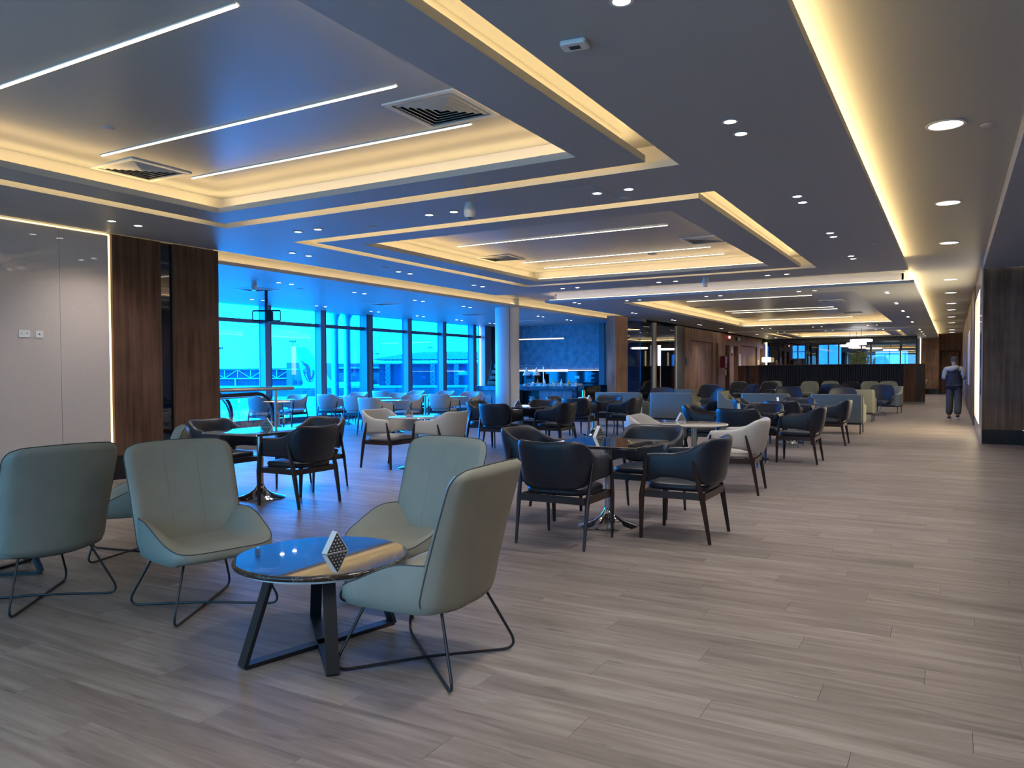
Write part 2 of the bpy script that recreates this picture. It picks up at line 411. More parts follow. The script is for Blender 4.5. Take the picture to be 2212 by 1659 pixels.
# ---- floor: nearest planks one by one, the rest joined
floor = struct('floor', MB().box(-17, 2.0, -3.2, 52.4, -0.14, -0.012), M['subfloor'])
ph, pb = 0.0105, 0.0008
def plank_box(mb, x0, x1, y0, y1):
    g_ = 0.0005
    x0 += g_; x1 -= g_; y0 += g_; y1 -= g_
    mb.add([(x0, y0, -.012), (x1, y0, -.012), (x1, y1, -.012), (x0, y1, -.012),
            (x0, y0, -pb), (x1, y0, -pb), (x1, y1, -pb), (x0, y1, -pb),
            (x0 + pb, y0 + pb, 0), (x1 - pb, y0 + pb, 0), (x1 - pb, y1 - pb, 0), (x0 + pb, y1 - pb, 0)],
           [(0, 1, 5, 4), (1, 2, 6, 5), (2, 3, 7, 6), (3, 0, 4, 7), (4, 5, 9, 8), (5, 6, 10, 9), (6, 7, 11, 10), (7, 4, 8, 11), (8, 9, 10, 11)])
_pm = MB(); plank_box(_pm, 0, PL_L, 0, PL_W); plank_mesh = _pm.mesh('plank', M['planks'])
rest = MB(); singles = []
for r in range(-16, 262):
    y0 = r * PL_W
    if y0 > 52.2: break
    off = ((r * 0.3719) % 1.0) * PL_L
    k0 = math.floor((-16.4 + off) / PL_L); k1 = math.ceil((1.9 + off) / PL_L)
    for k in range(k0, k1):
        x0 = k * PL_L - off; x1 = x0 + PL_L
        x0c, x1c = max(x0, -16.4), min(x1, 1.9)
        if x1c - x0c < .02: continue
        if x0c > .6 and y0 > 16.9: continue
        x1c = min(x1c, .6) if y0 > 16.9 else x1c
        cx, cy_ = (x0 + x1) / 2, y0 + PL_W / 2
        f_ = cx * -sin(YAW) + cy_ * cos(YAW); l_ = cx * cos(YAW) + cy_ * sin(YAW)
        vis = f_ > 1.9 and abs(l_) < f_ * 0.70 + 0.5 and x0 >= -16.4 and x1 <= 1.9
        if vis: singles.append((hypot(cx, cy_), x0, y0))
        singles_flag = vis
        if not vis: plank_box(rest, x0c, x1c, y0, y0 + PL_W)
singles.sort()
for i, (d_, x0, y0) in enumerate(singles):
    if i < 290: link('plank', plank_mesh, floor, (x0, y0, 0))
    else: plank_box(rest, x0, x0 + PL_L, y0, y0 + PL_W)
tag(rest.build('plank', M['planks'], floor), kind='stuff')

# ---- ceiling
ceiling = bpy.data.objects.new('ceiling', None); COL.objects.link(ceiling); ceiling['kind'] = 'structure'
def cpart(name, mb, m, label=None):
    o = mb.build(name, m, ceiling)
    if label: o['label'] = label
    return o
RINGS = [(-7.9, -2.1, -0.05, 6.65), (-7.94, -2.1, 7.8, 14.5), (-7.9, -2.1, 38.9, 45.6)]
REC3 = (-7.6, -2.0, 19.2, 32.9)
SW, FW = 0.23, 0.45
def inset(r, d): return (r[0] + d, r[1] - d, r[2] + d, r[3] - d)
CORE = [inset(r, SW + 0.20) for r in RINGS]      # cove back walls stand here
CORE3 = inset(REC3, -0.25)
# upper slab with holes over the recesses
cpart('upper_slab', MB().plate(-17, 1.3, -3.3, 52.4, ZU, 3.6, [inset(r, -.10) for r in RINGS] + [CORE3]), M['ceiling'])
for c in [inset(r, -.10) for r in RINGS] + [CORE3]:
    cpart('recess_ceiling', MB().box(c[0], c[1], c[2], c[3], ZI, 3.58), M['inner'])
PLATES = [(-9.4, -0.72, -3.2, 15.7, RINGS[:2]), (-9.3, -0.72, 18.05, 36.2, [REC3]), (-9.3, -0.72, 36.95, 50.0, [RINGS[2]])]
for (x0, x1, y0, y1, hs) in PLATES:
    cpart('soffit_panel', MB().plate(x0, x1, y0, y1, ZS, ZE, hs), M['ceiling'])
def ring_wall(mb, r, t, z0, z1):
    x0, x1, y0, y1 = r
    mb.box(x0 - t, x0, y0 - t, y1 + t, z0, z1); mb.box(x1, x1 + t, y0 - t, y1 + t, z0, z1)
    mb.box(x0, x1, y0 - t, y0, z0, z1); mb.box(x0, x1, y1, y1 + t, z0, z1)
def ring_strip(r, out, z=ZE + .004, w=.014, h=.010):
    if out: z = ZE + .035; m_ = M['led_slot']
    else: m_ = M['led_warm']
    """four LED tapes following rectangle r"""
    x0, x1, y0, y1 = r
    if out: z = ZE + .012; w = .005; h = .033
    for q in ((x0 - w, x0 + w, y0, y1), (x1 - w, x1 + w, y0, y1), (x0, x1, y0 - w, y0 + w), (x0, x1, y1 - w, y1 + w)):
        mb = MB().box(q[0], q[1], q[2], q[3], z, z + h); cpart('led_strip', mb, m_, 'warm glowing LED tape hidden above the ceiling edge')
for r, core in zip(RINGS, CORE):
    fo, fi = inset(r, SW), inset(r, SW + FW)
    mb = MB(); mb.plate(fo[0], fo[1], fo[2], fo[3], ZS, ZE, [fi]); cpart('floating_frame', mb, M['ceiling'], 'flat floating frame between the cove slot and the recess')
    mb = MB(); ring_wall(mb, inset(core, .004), .05, ZE, ZI - .001); cpart('cove_wall', mb, M['lip'])
    mb = MB(); ring_wall(mb, inset(r, -.096), .03, ZE, ZI - .001); cpart('cove_wall', mb, M['lip'])
    ring_strip(inset(r, SW + .07), True)
    if r[2] > 0: cpart('led_strip', MB().box(r[0], r[1], r[2] - .055, r[2] - .045, ZE + .012, ZE + .045), M['led_slot'], 'warm glowing LED tape hidden above the ceiling edge')
    ring_strip(inset(r, SW + FW - .09), False)
mb = MB(); ring_wall(mb, inset(CORE3, .004), .05, ZE, ZI - .001); cpart('cove_wall', mb, M['lip'])
ring_strip(inset(REC3, -.09), False)
# outer edges of the islands: tape on top, blocking wall behind
def edge_strip(x0, x1, y0, y1): cpart('led_strip', MB().box(x0, x1, y0, y1, ZE + .004, ZE + .014), M['led_side' if x0 < -9 and y1 - y0 > 1 else ('led_cross' if y1 - y0 < 1 else 'led_edge')], 'warm glowing LED tape hidden above the ceiling edge')
for (x0, x1, y0, y1, hs) in PLATES:
    cpart('cove_wall', MB().box(x1 - .24, x1 - .20, y0 + .2, y1 - .2, ZE, ZU), M['lip'])
    cpart('cove_wall', MB().box(x0 + .18, x0 + .22, y0 + .2, y1 - .2, ZE, ZU), M['lip'])
    edge_strip(x1 - .11, x1 - .08, y0 + .1, y1 - .1)
    edge_strip(x0 + .07, x0 + .10, y0 + .1, min(y1, 24) - .1)
    if y1 < 40:
        cpart('cove_wall', MB().box(x0 + .2, x1 - .2, y1 - .24, y1 - .20, ZE, ZU), M['lip']); edge_strip(x0 + .1, x1 - .1, y1 - .11, y1 - .08)
    if y0 > 0:
        cpart('cove_wall', MB().box(x0 + .2, x1 - .2, y0 + .20, y0 + .24, ZE, ZU), M['lip']); edge_strip(x0 + .1, x1 - .1, y0 + .08, y0 + .11)
# bay ceiling
cpart('soffit_panel', MB().box(-16.4, -10.55, 7.8, 26.9, ZS, ZE), M['ceiling'], 'flat ceiling over the window bay')
cpart('cove_wall', MB().box(-10.78, -10.74, 7.8, 26.9, ZE, ZU), M['lip'])
edge_strip(-10.66, -10.63, 7.9, 26.8)
cpart('soffit_panel', MB().box(0.47, 1.3, -3.2, 16.8, 3.25, 3.43), M['ceiling'], 'lowered ceiling strip beside the right wall')
# access hatch lines
cpart('access_hatch', MB().box(-4.35, -3.05, 6.95, 7.55, ZS - .003, ZS + .01), M['ceiling'], 'flush access hatch with a fine joint')

# ---- walls
wl_ = bpy.data.objects.new('wall_left', None); COL.objects.link(wl_); wl_['kind'] = 'structure'
def wpart(par, name, mb, m, label=None):
    o = mb.build(name, m, par)
    if label: o['label'] = label
    return o
XW = -9.48
wpart(wl_, 'wall_core', MB().box(-9.75, XW - .06, -3.2, 7.79, 0, 3.44), M['lip'])
for y0, y1 in ((-3.1, -0.9), (-0.9, 1.2), (1.2, 3.335), (3.335, 5.47), (5.47, 6.10)):
    wpart(wl_, 'wall_panel', MB().box(XW - .03, XW, y0 + .002, y1 - .002, .32, 3.16), M['panel'], 'glossy beige glass wall panel')
wpart(wl_, 'led_strip', MB().box(XW - .045, XW - .012, 6.118, 6.132, .31, 3.17), M['led_thin'], 'glowing vertical light line')
wpart(wl_, 'led_strip', MB().box(XW - .045, XW - .012, -3.0, 6.13, 3.176, 3.186), M['led_thin'], 'glowing light line along the top of the panels')
wpart(wl_, 'wood_panel', MB().box(XW - .06, XW + .015, 6.145, 6.85, .31, ZS), M['wood'], 'wide walnut wall panel')
wpart(wl_, 'wood_panel', MB().box(XW - .30, XW + .015, 7.06, 7.81, 0, ZS), M['wood'], 'walnut end panel beside the window bay')
wpart(wl_, 'mirror_strip', MB().box(XW - .06, XW - .04, 6.85, 7.06, .31, ZS), M['blackglass'], 'narrow black mirror strip between the walnut panels')
bl = bpy.data.objects.new('baseboard_left', None); COL.objects.link(bl); bl['kind'] = 'structure'
for y0, y1 in ((-3.1, -0.65), (-0.65, 0.6), (0.6, 1.85), (1.85, 3.1), (3.1, 4.35), (4.35, 5.6), (5.6, 6.1), (6.1, 7.055)):
    wpart(bl, 'baseboard_tile', MB().box(XW - .05, XW + .012, y0 + .001, y1 - .001, 0, .305), M['blackstone'])
wb = struct('wall_bay', MB().box(-17, -9.75, 7.55, 7.75, 0, 3.44), M['column'])
wr = bpy.data.objects.new('wall_right', None); COL.objects.link(wr); wr['kind'] = 'structure'
wpart(wr, 'wood_panel', MB().box(1.12, 1.3, -3.2, 16.85, .27, 3.25), M['woodr'], 'brown veneered side wall')
wpart(wr, 'wood_panel', MB().box(.475, 1.12, 16.82, 17.2, .27, 3.27), M['woodr'], 'brown veneered wall end facing the room')
wpart(wr, 'baseboard', MB().box(.485, 1.12, 16.80, 17.2, 0, .268), M['blackstone'], 'tall black marble skirting')
wpart(wr, 'baseboard', MB().box(1.095, 1.3, -3.2, 16.80, 0, .268), M['blackstone'], 'tall black marble skirting')
wpart(wr, 'corner_panel', MB().box(.452, .474, 16.8, 18.0, 0, 3.44), M['panel'], 'narrow glossy panel at the wall corner')
wpart(wr, 'wall_core', MB().box(.62, .9, 17.2, 51.2, 0, 3.44), M['woodr'])
# corridor side: lit slots, dark panels, posters
ys = [(18.0, 18.45), (22.25, 26.2), (26.9, 31.8), (32.6, 37.0), (37.6, 42.2), (42.8, 47.0), (47.6, 51.2)]
wpart(wr, 'wall_panel', MB().box(.455, .62, 17.2, 18.05, 0, 3.44), M['panel'])
wpart(wr, 'light_panel', MB().box(.50, .53, 18.1, 21.9, .30, 2.98), M['led_wall'], 'tall glowing light slot by the corner')
wpart(wr, 'light_slot_frame', MB().box(.455, .62, 18.05, 22.2, 0, .28).box(.455, .62, 18.05, 22.2, 3.0, 3.44).box(.455, .62, 21.95, 22.25, .28, 3.0), M['panel'])
for i, (a, b) in enumerate([(22.25, 25.9), (26.4, 31.8), (32.2, 37.0), (37.4, 42.2), (42.6, 46.6), (47.0, 51.2)]):
    wpart(wr, 'wood_panel', MB().box(.44, .62, a, b, 0, 3.44), M['woodr'])
    wpart(wr, 'light_panel', MB().box(.47, .50, b + .05, b + .35, 1.2 + .1 * (i % 2), 2.9), M['led_wall'], 'narrow glowing corridor wall light')
wpart(wr, 'poster_panel', MB().box(.425, .44, 28.0, 30.2, .9, 2.6), M['white'], 'pale poster on the corridor wall')
wbk = bpy.data.objects.new('wall_back', None); COL.objects.link(wbk); wbk['kind'] = 'structure'
wpart(wbk, 'wall_core', MB().box(-9.8, -8.6, -3.5, -3.2, 0, 3.44).box(-0.6, 1.4, -3.5, -3.2, 0, 3.44), M['column'])
for i in range(4):
    a = -8.6 + 2.0 * i
    wpart(wbk, 'pane', MB().box(a + .06, a + 1.94, -3.4, -3.38, .16, 3.1), M['glass3'])
    wpart(wbk, 'mullion', MB().box(a - .06, a + .06, -3.45, -3.25, 0, 3.44), M['mullion'])
wpart(wbk, 'sill', MB().box(-8.6, -.6, -3.45, -3.25, 0, .16), M['transom'])
wpart(wbk, 'head', MB().box(-8.6, -.6, -3.45, -3.25, 3.1, 3.44), M['transom'])
# far wall and corridor door
wf = bpy.data.objects.new('wall_far', None); COL.objects.link(wf); wf['kind'] = 'structure'
wpart(wf, 'wood_panel', MB().box(-0.72, .9, 51.2, 51.5, 0, 3.44), M['woodf'], 'walnut end wall of the corridor')
wpart(wf, 'wood_panel', MB().box(-1.62, -.72, 50.0, 51.5, .3, 3.44), M['woodf'], 'lighter walnut pier left of the corridor door')
wpart(wf, 'baseboard', MB().box(-1.62, -.70, 49.97, 51.5, 0, .3), M['blackstone'])
wpart(wf, 'led_strip', MB().box(-1.66, -1.62, 49.98, 50.05, .3, 3.2), M['led_wall'], 'vertical warm light line')
_op = [(-9.02, -8.23, 2.15, 2.98), (-7.43, -6.07, 0.3, 3.0), (-4.16, -2.36, 0.3, 2.55)]
_fm = MB()
_xs = [-17, -9.02, -8.23, -7.43, -6.07, -4.16, -2.36, -1.66]
for i in range(7):
    if i % 2 == 0: _fm.box(_xs[i], _xs[i + 1], 52.0, 52.4, 0, 3.6)
for a, b, c, d in _op: _fm.box(a, b, 52.0, 52.4, 0, c).box(a, b, 52.0, 52.4, d, 3.6)
wpart(wf, 'wall_core', _fm, M['extdark'])
wpart(wf, 'side_core', MB().box(-11.3, -11.15, 47.6, 52.0, 0, 3.6), M['extdark'])
dr = bpy.data.objects.new('door_1', None); COL.objects.link(dr); dr['kind'] = 'structure'
wpart(dr, 'door_leaf', MB().box(-.58, .28, 51.14, 51.2, .02, 2.42), M['woodr'], 'plain brown door at the end of the corridor')
wpart(dr, 'door_frame', MB().box(-.66, -.58, 51.10, 51.22, 0, 2.5).box(.28, .36, 51.10, 51.22, 0, 2.5).box(-.66, .36, 51.10, 51.22, 2.42, 2.5), M['wood'])
wpart(dr, 'door_handle', MB().tube([(-.5, 51.14, 1.05), (-.5, 51.06, 1.05), (-.38, 51.06, 1.05)], .014), M['chrome'], 'chrome lever handle')

# ---- window wall of the bay
XG = -16.0
edges = [7.75, 8.35, 10.42, 12.5, 14.62, 16.70, 18.78, 20.80, 22.84, 24.85, 25.60]
for i in range(len(edges) - 1):
    w = bpy.data.objects.new('window_%d' % (i + 1), None); COL.objects.link(w); w['kind'] = 'structure'
    a, b = edges[i], edges[i + 1]; hw = .13
    wpart(w, 'pane', MB().box(XG - .07, XG - .05, a + hw, b - .06, .16, 2.70), M['glass'])
    wpart(w, 'pane', MB().box(XG - .07, XG - .05, a + hw, b - .06, 2.80, ZS), M['glass'])
    wpart(w, 'transom', MB().box(XG - .09, XG + .02, a + hw, b - .06, 2.70, 2.80), M['transom'])
    wpart(w, 'mullion', MB().box(XG - .10, XG + .14, a - .06, a + hw, 0, ZS), M['mullion'])
    wpart(w, 'mullion_cover', MB().box(XG - .12, XG + .15, a + hw, a + hw + .03, 0, ZS), M['transom'])
    wpart(w, 'sill', MB().box(XG - .12, XG + .18, a - .06, b - .06, 0, .16), M['transom'])
struct('trim_1', MB().box(XG - .12, XG + .16, 18.62, 18.72, 0, ZS), M['transom'])
struct('trim_2', MB().box(XG - .14, XG + .18, 25.58, 26.05, 0, ZS), M['mullion'])
struct('trim_3', MB().box(-16.4, XG - .02, 26.05, 26.9, 0, 3.44).box(-16.0, -15.02, 26.78, 27.1, 0, 3.44), M['blackglass'])
# buffet back wall
wbf = bpy.data.objects.new('wall_buffet', None); COL.objects.link(wbf); wbf['kind'] = 'structure'
wpart(wbf, 'plaster_panel', MB().box(-15.1, -11.47, 26.80, 27.1, 1.46, 3.44), M['bluewall'], 'mottled grey plaster panel')
wpart(wbf, 'splashback', MB().box(-15.1, -11.47, 26.80, 27.1, 0, 1.40), M['darkglass'], 'dark glossy splashback')
wpart(wbf, 'led_strip', MB().box(-15.1, -11.47, 26.77, 26.80, 1.42, 1.436), M['led_wall'], 'warm light line under the plaster panel')
wpart(wbf, 'side_trim', MB().box(-11.47, -11.25, 26.6, 27.1, 0, 3.44), M['trimgrey'])
wpart(wbf, 'frosted_panel', MB().box(-11.25, -10.95, 26.7, 26.8, .9, 3.25), M['column'], 'pale panel beside the walnut pier')
wpart(wbf, 'side_trim', MB().box(-10.95, -9.8, 26.6, 27.1, 0, 3.44).box(-11.25, -10.95, 26.7, 27.1, 0, .9), M['trimgrey'])
# walnut pier, glass front, walnut wall along x = -9.65
wc = bpy.data.objects.new('wall_inner', None); COL.objects.link(wc); wc['kind'] = 'structure'
wpart(wc, 'wood_pier', MB().box(-9.95, -9.65, 23.75, 24.85, 0, ZS + .03), M['woodf'], 'walnut pier left of the glass front')
for a, b in ((24.95, 26.2), (26.24, 27.55), (27.80, 30.2)):
    wpart(wc, 'glass_pane', MB().box(-9.72, -9.70, a, b, .02, 3.17), M['smoked'], 'tall reflecting glass pane')
wpart(wc, 'glass_mullion', MB().box(-9.76, -9.64, 27.58, 27.64, 0, ZS), M['column'])
wpart(wc, 'glass_mullion', MB().box(-9.76, -9.64, 27.64, 27.78, 0, ZS), M['woodf'])
wpart(wc, 'glass_mullion', MB().box(-9.74, -9.66, 30.22, 30.32, 0, ZS), M['column'])
wpart(wc, 'door_handle', MB().tube([(-9.62, 28.15, .75), (-9.62, 28.15, 1.6)], .02), M['column'], 'long pale pull handle')
wpart(wc, 'dark_pier', MB().box(-9.95, -9.66, 30.34, 31.2, 0, ZS + .03), M['trimgrey'], 'dark grey pier right of the glass front')
# room behind the glass
wpart(wc, 'back_partition', MB().box(-13.0, -12.9, 27.1, 31.2, 0, 3.44), M['trimgrey'])
wpart(wc, 'back_partition', MB().box(-13.0, -9.95, 31.1, 31.2, 0, 3.44), M['extdark'])
# walnut wall with openings
segs = [(31.2, 32.05, 0, ZS), (32.05, 35.45, 2.68, ZS), (35.45, 35.85, 0, ZS), (35.85, 36.35, 2.68, ZS), (36.35, 37.65, 0, ZS), (37.65, 38.47, 2.64, ZS),
        (38.47, 39.33, 0, ZS), (39.33, 40.16, 2.64, ZS), (40.16, 40.8, 0, ZS), (40.8, 44.6, 2.7, ZS), (44.6, 45.38, 0, ZS), (45.38, 46.3, 2.66, ZS), (46.3, 47.5, 0, ZS)]
for a, b, z0, z1 in segs: wpart(wc, 'wood_panel', MB().box(-9.9, -9.6, a + .006, b - .006, z0, z1), M['woodf'])
for a, b in ((32.05, 33.2), (33.2, 34.33), (34.33, 35.45)): wpart(wc, 'door_leaf', MB().box(-9.78, -9.66, a + .015, b - .015, .02, 2.66), M['woodf'], 'flush walnut double door leaf')
wpart(wc, 'door_leaf', MB().box(-9.78, -9.68, 35.86, 36.34, .02, 2.66), M['woodf'])
for a, b in ((40.8, 42.6), (42.6, 44.6)): wpart(wc, 'door_leaf', MB().box(-9.78, -9.66, a + .015, b - .015, .02, 2.68), M['woodf'])
for a, b in ((37.65, 38.47), (39.33, 40.16), (45.38, 46.3)): wpart(wc, 'recess_back', MB().box(-10.4, -10.3, a - .1, b + .1, 0, 2.8), M['wood'])
wpart(wc, 'wall_core', MB().box(-10.5, -10.4, 31.2, 47.5, 0, 3.44), M['extdark'])
wpart(wc, 'end_panel', MB().box(-11.2, -9.6, 47.5, 47.65, 0, 3.44), M['blackglass'])
# round column
tag(MB().lathe([(.34, 0), (.34, 3.415)], 40).build('column', M['column'], None, True, loc=(-10.95, 18.9, 0)), 'thick white round column between the window bay and the buffet', 'column')
col_o = bpy.data.objects['column']
wpart(col_o, 'column_seam', MB().box(-.007, .007, -.352, -.33, 0, 3.2), M['mullion'], 'grey vertical joint strip')
col_o.rotation_euler = (0, 0, radians(42))

# =================================================================== FURNITURE
def smooth01(t): t = max(0, min(1, t)); return t * t * (3 - 2 * t)

def armchair_shell():
    mb = MB(); NU, NS = 44, 16; rings = []
    for i in range(NU + 1):
        u = -1 + 2 * i / NU; a = abs(u); sg = 1 if u > 0 else -1
        # plan curve: straight arm, then a squarish rear bend
        s = a * 0.98
        if s < 0.62:      # rear part (superellipse)
            t = s / 0.62 * pi / 2
            x = sg * 0.278 * sin(t) ** 0.80 if t > 0 else 0.0
            y = -0.045 - 0.240 * cos(t) ** 0.72 if t < pi / 2 - 1e-6 else -0.045
        else:
            x = sg * 0.278; y = -0.045 + (s - 0.62) / 0.36 * 0.325
        back = 1 - smooth01((a - 0.26) / 0.46)
        zt = 0.705 + 0.13 * back + 0.012 * sin(a * 3)
        zb = 0.515 - 0.055 * back
        th = 0.030
        if a > 0.93:
            k = (a - 0.93) / 0.07; q = math.sqrt(max(0, 1 - k * k)); zt = zb + (zt - zb) * (0.5 + 0.5 * max(q, .25)); zb = zb + 0.06 * (1 - q); th *= max(q, 0.15)
        tilt = 0.065 * back
        # outward normal in plan
        nx, ny = (0, -1)
        if s >= 0.62: nx, ny = sg, 0
        else:
            L = hypot(x, (y + 0.045)); nx, ny = (x / L, (y + 0.045) / L) if L > 0 else (0, -1)
        ring = []
        for j in range(NS):
            an = 2 * pi * j / NS; c, sn = cos(an), sin(an)
            o = th * (abs(c) ** 0.7) * (1 if c > 0 else -1); zz = (abs(sn) ** 0.42) * (1 if sn > 0 else -1)
            z = (zt + zb) / 2 + (zt - zb) / 2 * zz
            k = (z - zb) / max(zt - zb, 1e-3) * tilt
            ring.append((x + nx * (o + k), y + ny * (o + k), z))
        rings.append(ring)
    mb.loft(rings); return mb
_shell = armchair_shell()
_seat = MB().cushion(-.265, .265, -.245, .275, .405, .462, .13, .022, .018)
_fr = MB()
for z0, z1 in ((.345, .402),):
    _fr.bar((-.285, -.235, .373), (-.285, .285, .373), .026, .055); _fr.bar((.285, -.235, .373), (.285, .285, .373), .026, .055)
    _fr.bar((-.285, -.232, .373), (.285, -.232, .373), .026, .055); _fr.bar((-.285, .272, .373), (.285, .272, .373), .026, .055)
def leg_mb(sx, rear):
    p = [((sx * .298, -.285, 0), .011), ((sx * .303, -.225, .36), .019), ((sx * .312, -.175, .56), .013), ((sx * .316, -.150, .665), .007)] if rear else \
        [((sx * .295, .290, 0), .011), ((sx * .300, .282, .36), .019), ((sx * .312, .250, .56), .013), ((sx * .316, .232, .665), .007)]
    return MB().tube([q[0] for q in p], [q[1] for q in p], 8, r2=[q[1] * 1.35 for q in p])
_legs = [leg_mb(sx, r_) for sx in (-1, 1) for r_ in (False, True)]
AM = {}
for kind in ('navy', 'light'):
    AM[kind] = dict(shell=_shell.mesh('backrest', M[kind], True, 60), seat=_seat.mesh('seat', M[kind], True, 60),
                    fr=_fr.mesh('seat_frame', M['legwood']), legs=[l.mesh('leg', M['legwood'], True) for l in _legs])
def armchair(kind, x, y, face, label, group):
    """face: direction the sitter looks, degrees from +x"""
    t = thing('dining_armchair', label, 'chair', (x, y, 0), radians(face - 90), group)
    a = AM[kind]; link('backrest', a['shell'], t); link('seat', a['seat'], t); link('seat_frame', a['fr'], t)
    for l in a['legs']: link('leg', l, t)
    return t

# ---- tables
def ped_parts(t):
    prof = [(.27, 0), (.27, .006), (.25, .014), (.19, .028), (.12, .052), (.07, .088), (.045, .125), (.036, .15)]
    link('base', _ped_base, t); link('pole', _ped_pole, t); link('support_plate', _ped_plate, t)
_prof = [(.0, 0), (.268, 0), (.27, .006), (.25, .014), (.19, .030), (.12, .056), (.07, .092), (.045, .13), (.034, .16)]
_ped_base = MB().lathe(_prof[1:], 40).mesh('base', M['chrome'], True, 50)
_ped_pole = MB().cyl((0, 0, .15), .034, .56, 24).mesh('pole', M['steel'], True)
_ped_plate = MB().box(-.18, .18, -.03, .03, .708, .724).box(-.03, .03, -.18, .18, .708, .724).mesh('support_plate', M['black'])
_sqtop = MB().cushion(-.43, .43, -.43, .43, .724, .75, .015, .004).mesh('tabletop', [M['marble']], False)
_rdtop = MB().lathe([(.385, .722), (.40, .728), (.405, .738), (.40, .748), (.39, .75)], 56).mesh('tabletop', M['whitetop'], True, 40)
def sq_table(x, y, label, group=None):
    t = thing('square_table', label, 'table', (x, y, 0), 0, group); link('tabletop', _sqtop, t); ped_parts(t); return t
def rd_table(x, y, label, group=None):
    t = thing('round_table', label, 'table', (x, y, 0), 0, group); link('tabletop', _rdtop, t); ped_parts(t); return t

# ---- triangular napkin holder
W_, T_ = .068, .020
_nk_band = MB()
for a, b in (((-W_, 0), (0, .105)), ((0, .105), (W_, 0)), ((-W_, .0015), (W_, .0015))):
    _nk_band.bar((a[0], 0, a[1]), (b[0], 0, b[1]), .003 if False else T_ * 2, .003, (0, 0, 1) if abs(b[1] - a[1]) < .01 else (1, 0, 0))
_nb = MB()
def tri(mb, y, s=.93):
    pts = [(-W_ * s, .003), (W_ * s, .003), (0, .105 * s)]
    mb.add([(p[0], y, p[1]) for p in pts] + [(p[0], y + .002, p[1]) for p in pts], [(0, 1, 2), (5, 4, 3), (0, 3, 4, 1), (1, 4, 5, 2), (2, 5, 3, 0)])
_nk_plate = [None, None]
for i, y in enumerate((-T_ + .001, T_ - .003)):
    m_ = MB(); tri(m_, y); _nk_plate[i] = m_
_nk_dots = MB()
for row in range(5):
    for k in range(5 - row):
        cx, cz = (k - (4 - row) / 2) * .0205, .014 + row * .0165
        for y in (-T_ - .0005, T_ - .0006):
            _nk_dots.loft([[(cx + .0045 * cos(2 * pi * q / 8), y + dy, cz + .0045 * sin(2 * pi * q / 8)) for q in range(8)] for dy in (0, .0011)])
M['nkdark'] = mat('dark_perforated_plate', (0.045, 0.04, 0.038, 1), 0.4)
_nk = dict(band=_nk_band.mesh('side_band', M['white']), p0=_nk_plate[0].mesh('perforated_plate', M['nkdark']), p1=_nk_plate[1].mesh('perforated_plate', M['nkdark']),
           dots=_nk_dots.mesh('perforation', M['white']))
def napkin(x, y, z, rz, label):
    t = thing('napkin_holder', label, 'napkin holder', (x, y, z + .001), radians(rz), 'triangular napkin holders')
    link('side_band', _nk['band'], t); p = link('perforated_plate', _nk['p0'], t); link('perforated_plate', _nk['p1'], t)
    d = link('perforation', _nk['dots'], p); d['kind'] = 'stuff'
    return t

# ---- dining groups
SIDE = {'S': (0, -1, 90, 'near side'), 'E': (1, 0, 180, 'right side'), 'N': (0, 1, 270, 'far side'), 'W': (-1, 0, 0, 'left side')}
def dine(kind, colour, x, y, chairs, where, tag_, dist=.73, off=None):
    for c in chairs:
        sx, sy, fc, nm = SIDE[c]; d = (off or {}).get(c, (0, 0, 0))
        lab = ('dark navy leather armchair, %s of the %s' if kind == 'navy' else 'light grey armchair, %s of the %s') % (nm, where)
        armchair(kind, x + sx * dist + d[0], y + sy * dist + d[1], fc + d[2], lab, tag_)
G1 = 'armchairs around the dining tables'
T = [
    ('sq', -2.68, 6.42, 'nearest square table'),
    ('sq', -6.66, 6.02, 'left square table by the railing'),
    ('rd', -6.73, 8.98, 'left round table'),
    ('sq', -6.90, 12.38, 'square table beside the white column'),
    ('sq', -6.78, 15.42, 'square table before the buffet'),
    ('rd', -2.72, 9.20, 'middle round cream table'),
    ('sq', -2.72, 12.28, 'square table behind the middle round one'),
    ('sq', -2.70, 15.48, 'farthest square table'),
]
for k, x, y, wh in T:
    if k == 'sq': sq_table(x, y, 'dark marble top on a chrome trumpet base, the ' + wh, 'square marble tables')
    else: rd_table(x, y, 'cream top on a chrome trumpet base, the ' + wh, 'round cream tables')
dine('navy', '', -2.70, 6.40, 'SEWN', T[0][3], G1, .73, {'S': (-.05, 0, 0), 'E': (.02, -.04, 0), 'N': (.10, .06, 0), 'W': (-.05, .25, 0)})
dine('navy', '', -6.66, 6.02, 'ENW', T[1][3], G1, .70, {'E': (-.04, -.06, 0), 'N': (-.04, .14, 0), 'W': (-.06, .15, 0)})
dine('light', '', -6.73, 8.98, 'EW', T[2][3], G1, .43, {'E': (0, 0, 2), 'W': (-.02, -.06, -3)})
dine('navy', '', -6.90, 12.38, 'SEWN', T[3][3], G1, .72)
dine('navy', '', -6.78, 15.42, 'SEWN', T[4][3], G1, .72)
dine('light', '', -2.72, 9.20, 'EW', T[5][3], G1, .56, {'E': (0, -.22, 4), 'W': (.12, -.06, 0)})
dine('navy', '', -2.72, 12.28, 'SEWN', T[6][3], G1, .72)
dine('navy', '', -2.70, 15.48, 'SEWN', T[7][3], G1, .72)
napkin(-2.97, 6.88, .75, 75, 'white triangular napkin holder seen edge on, on the nearest square table')
napkin(-6.98, 6.42, .75, 30, 'white triangular napkin holder on the square table before the railing')
napkin(-7.05, 9.22, .75, 30, 'white triangular napkin holder on the left round table')
napkin(-7.12, 12.68, .75, 35, 'white triangular napkin holder on the table beside the column')
napkin(-7.02, 15.72, .75, 75, 'white triangular napkin holder on the table before the buffet')
napkin(-2.98, 9.50, .75, 50, 'white triangular napkin holder on the round cream table behind the nearest square one')
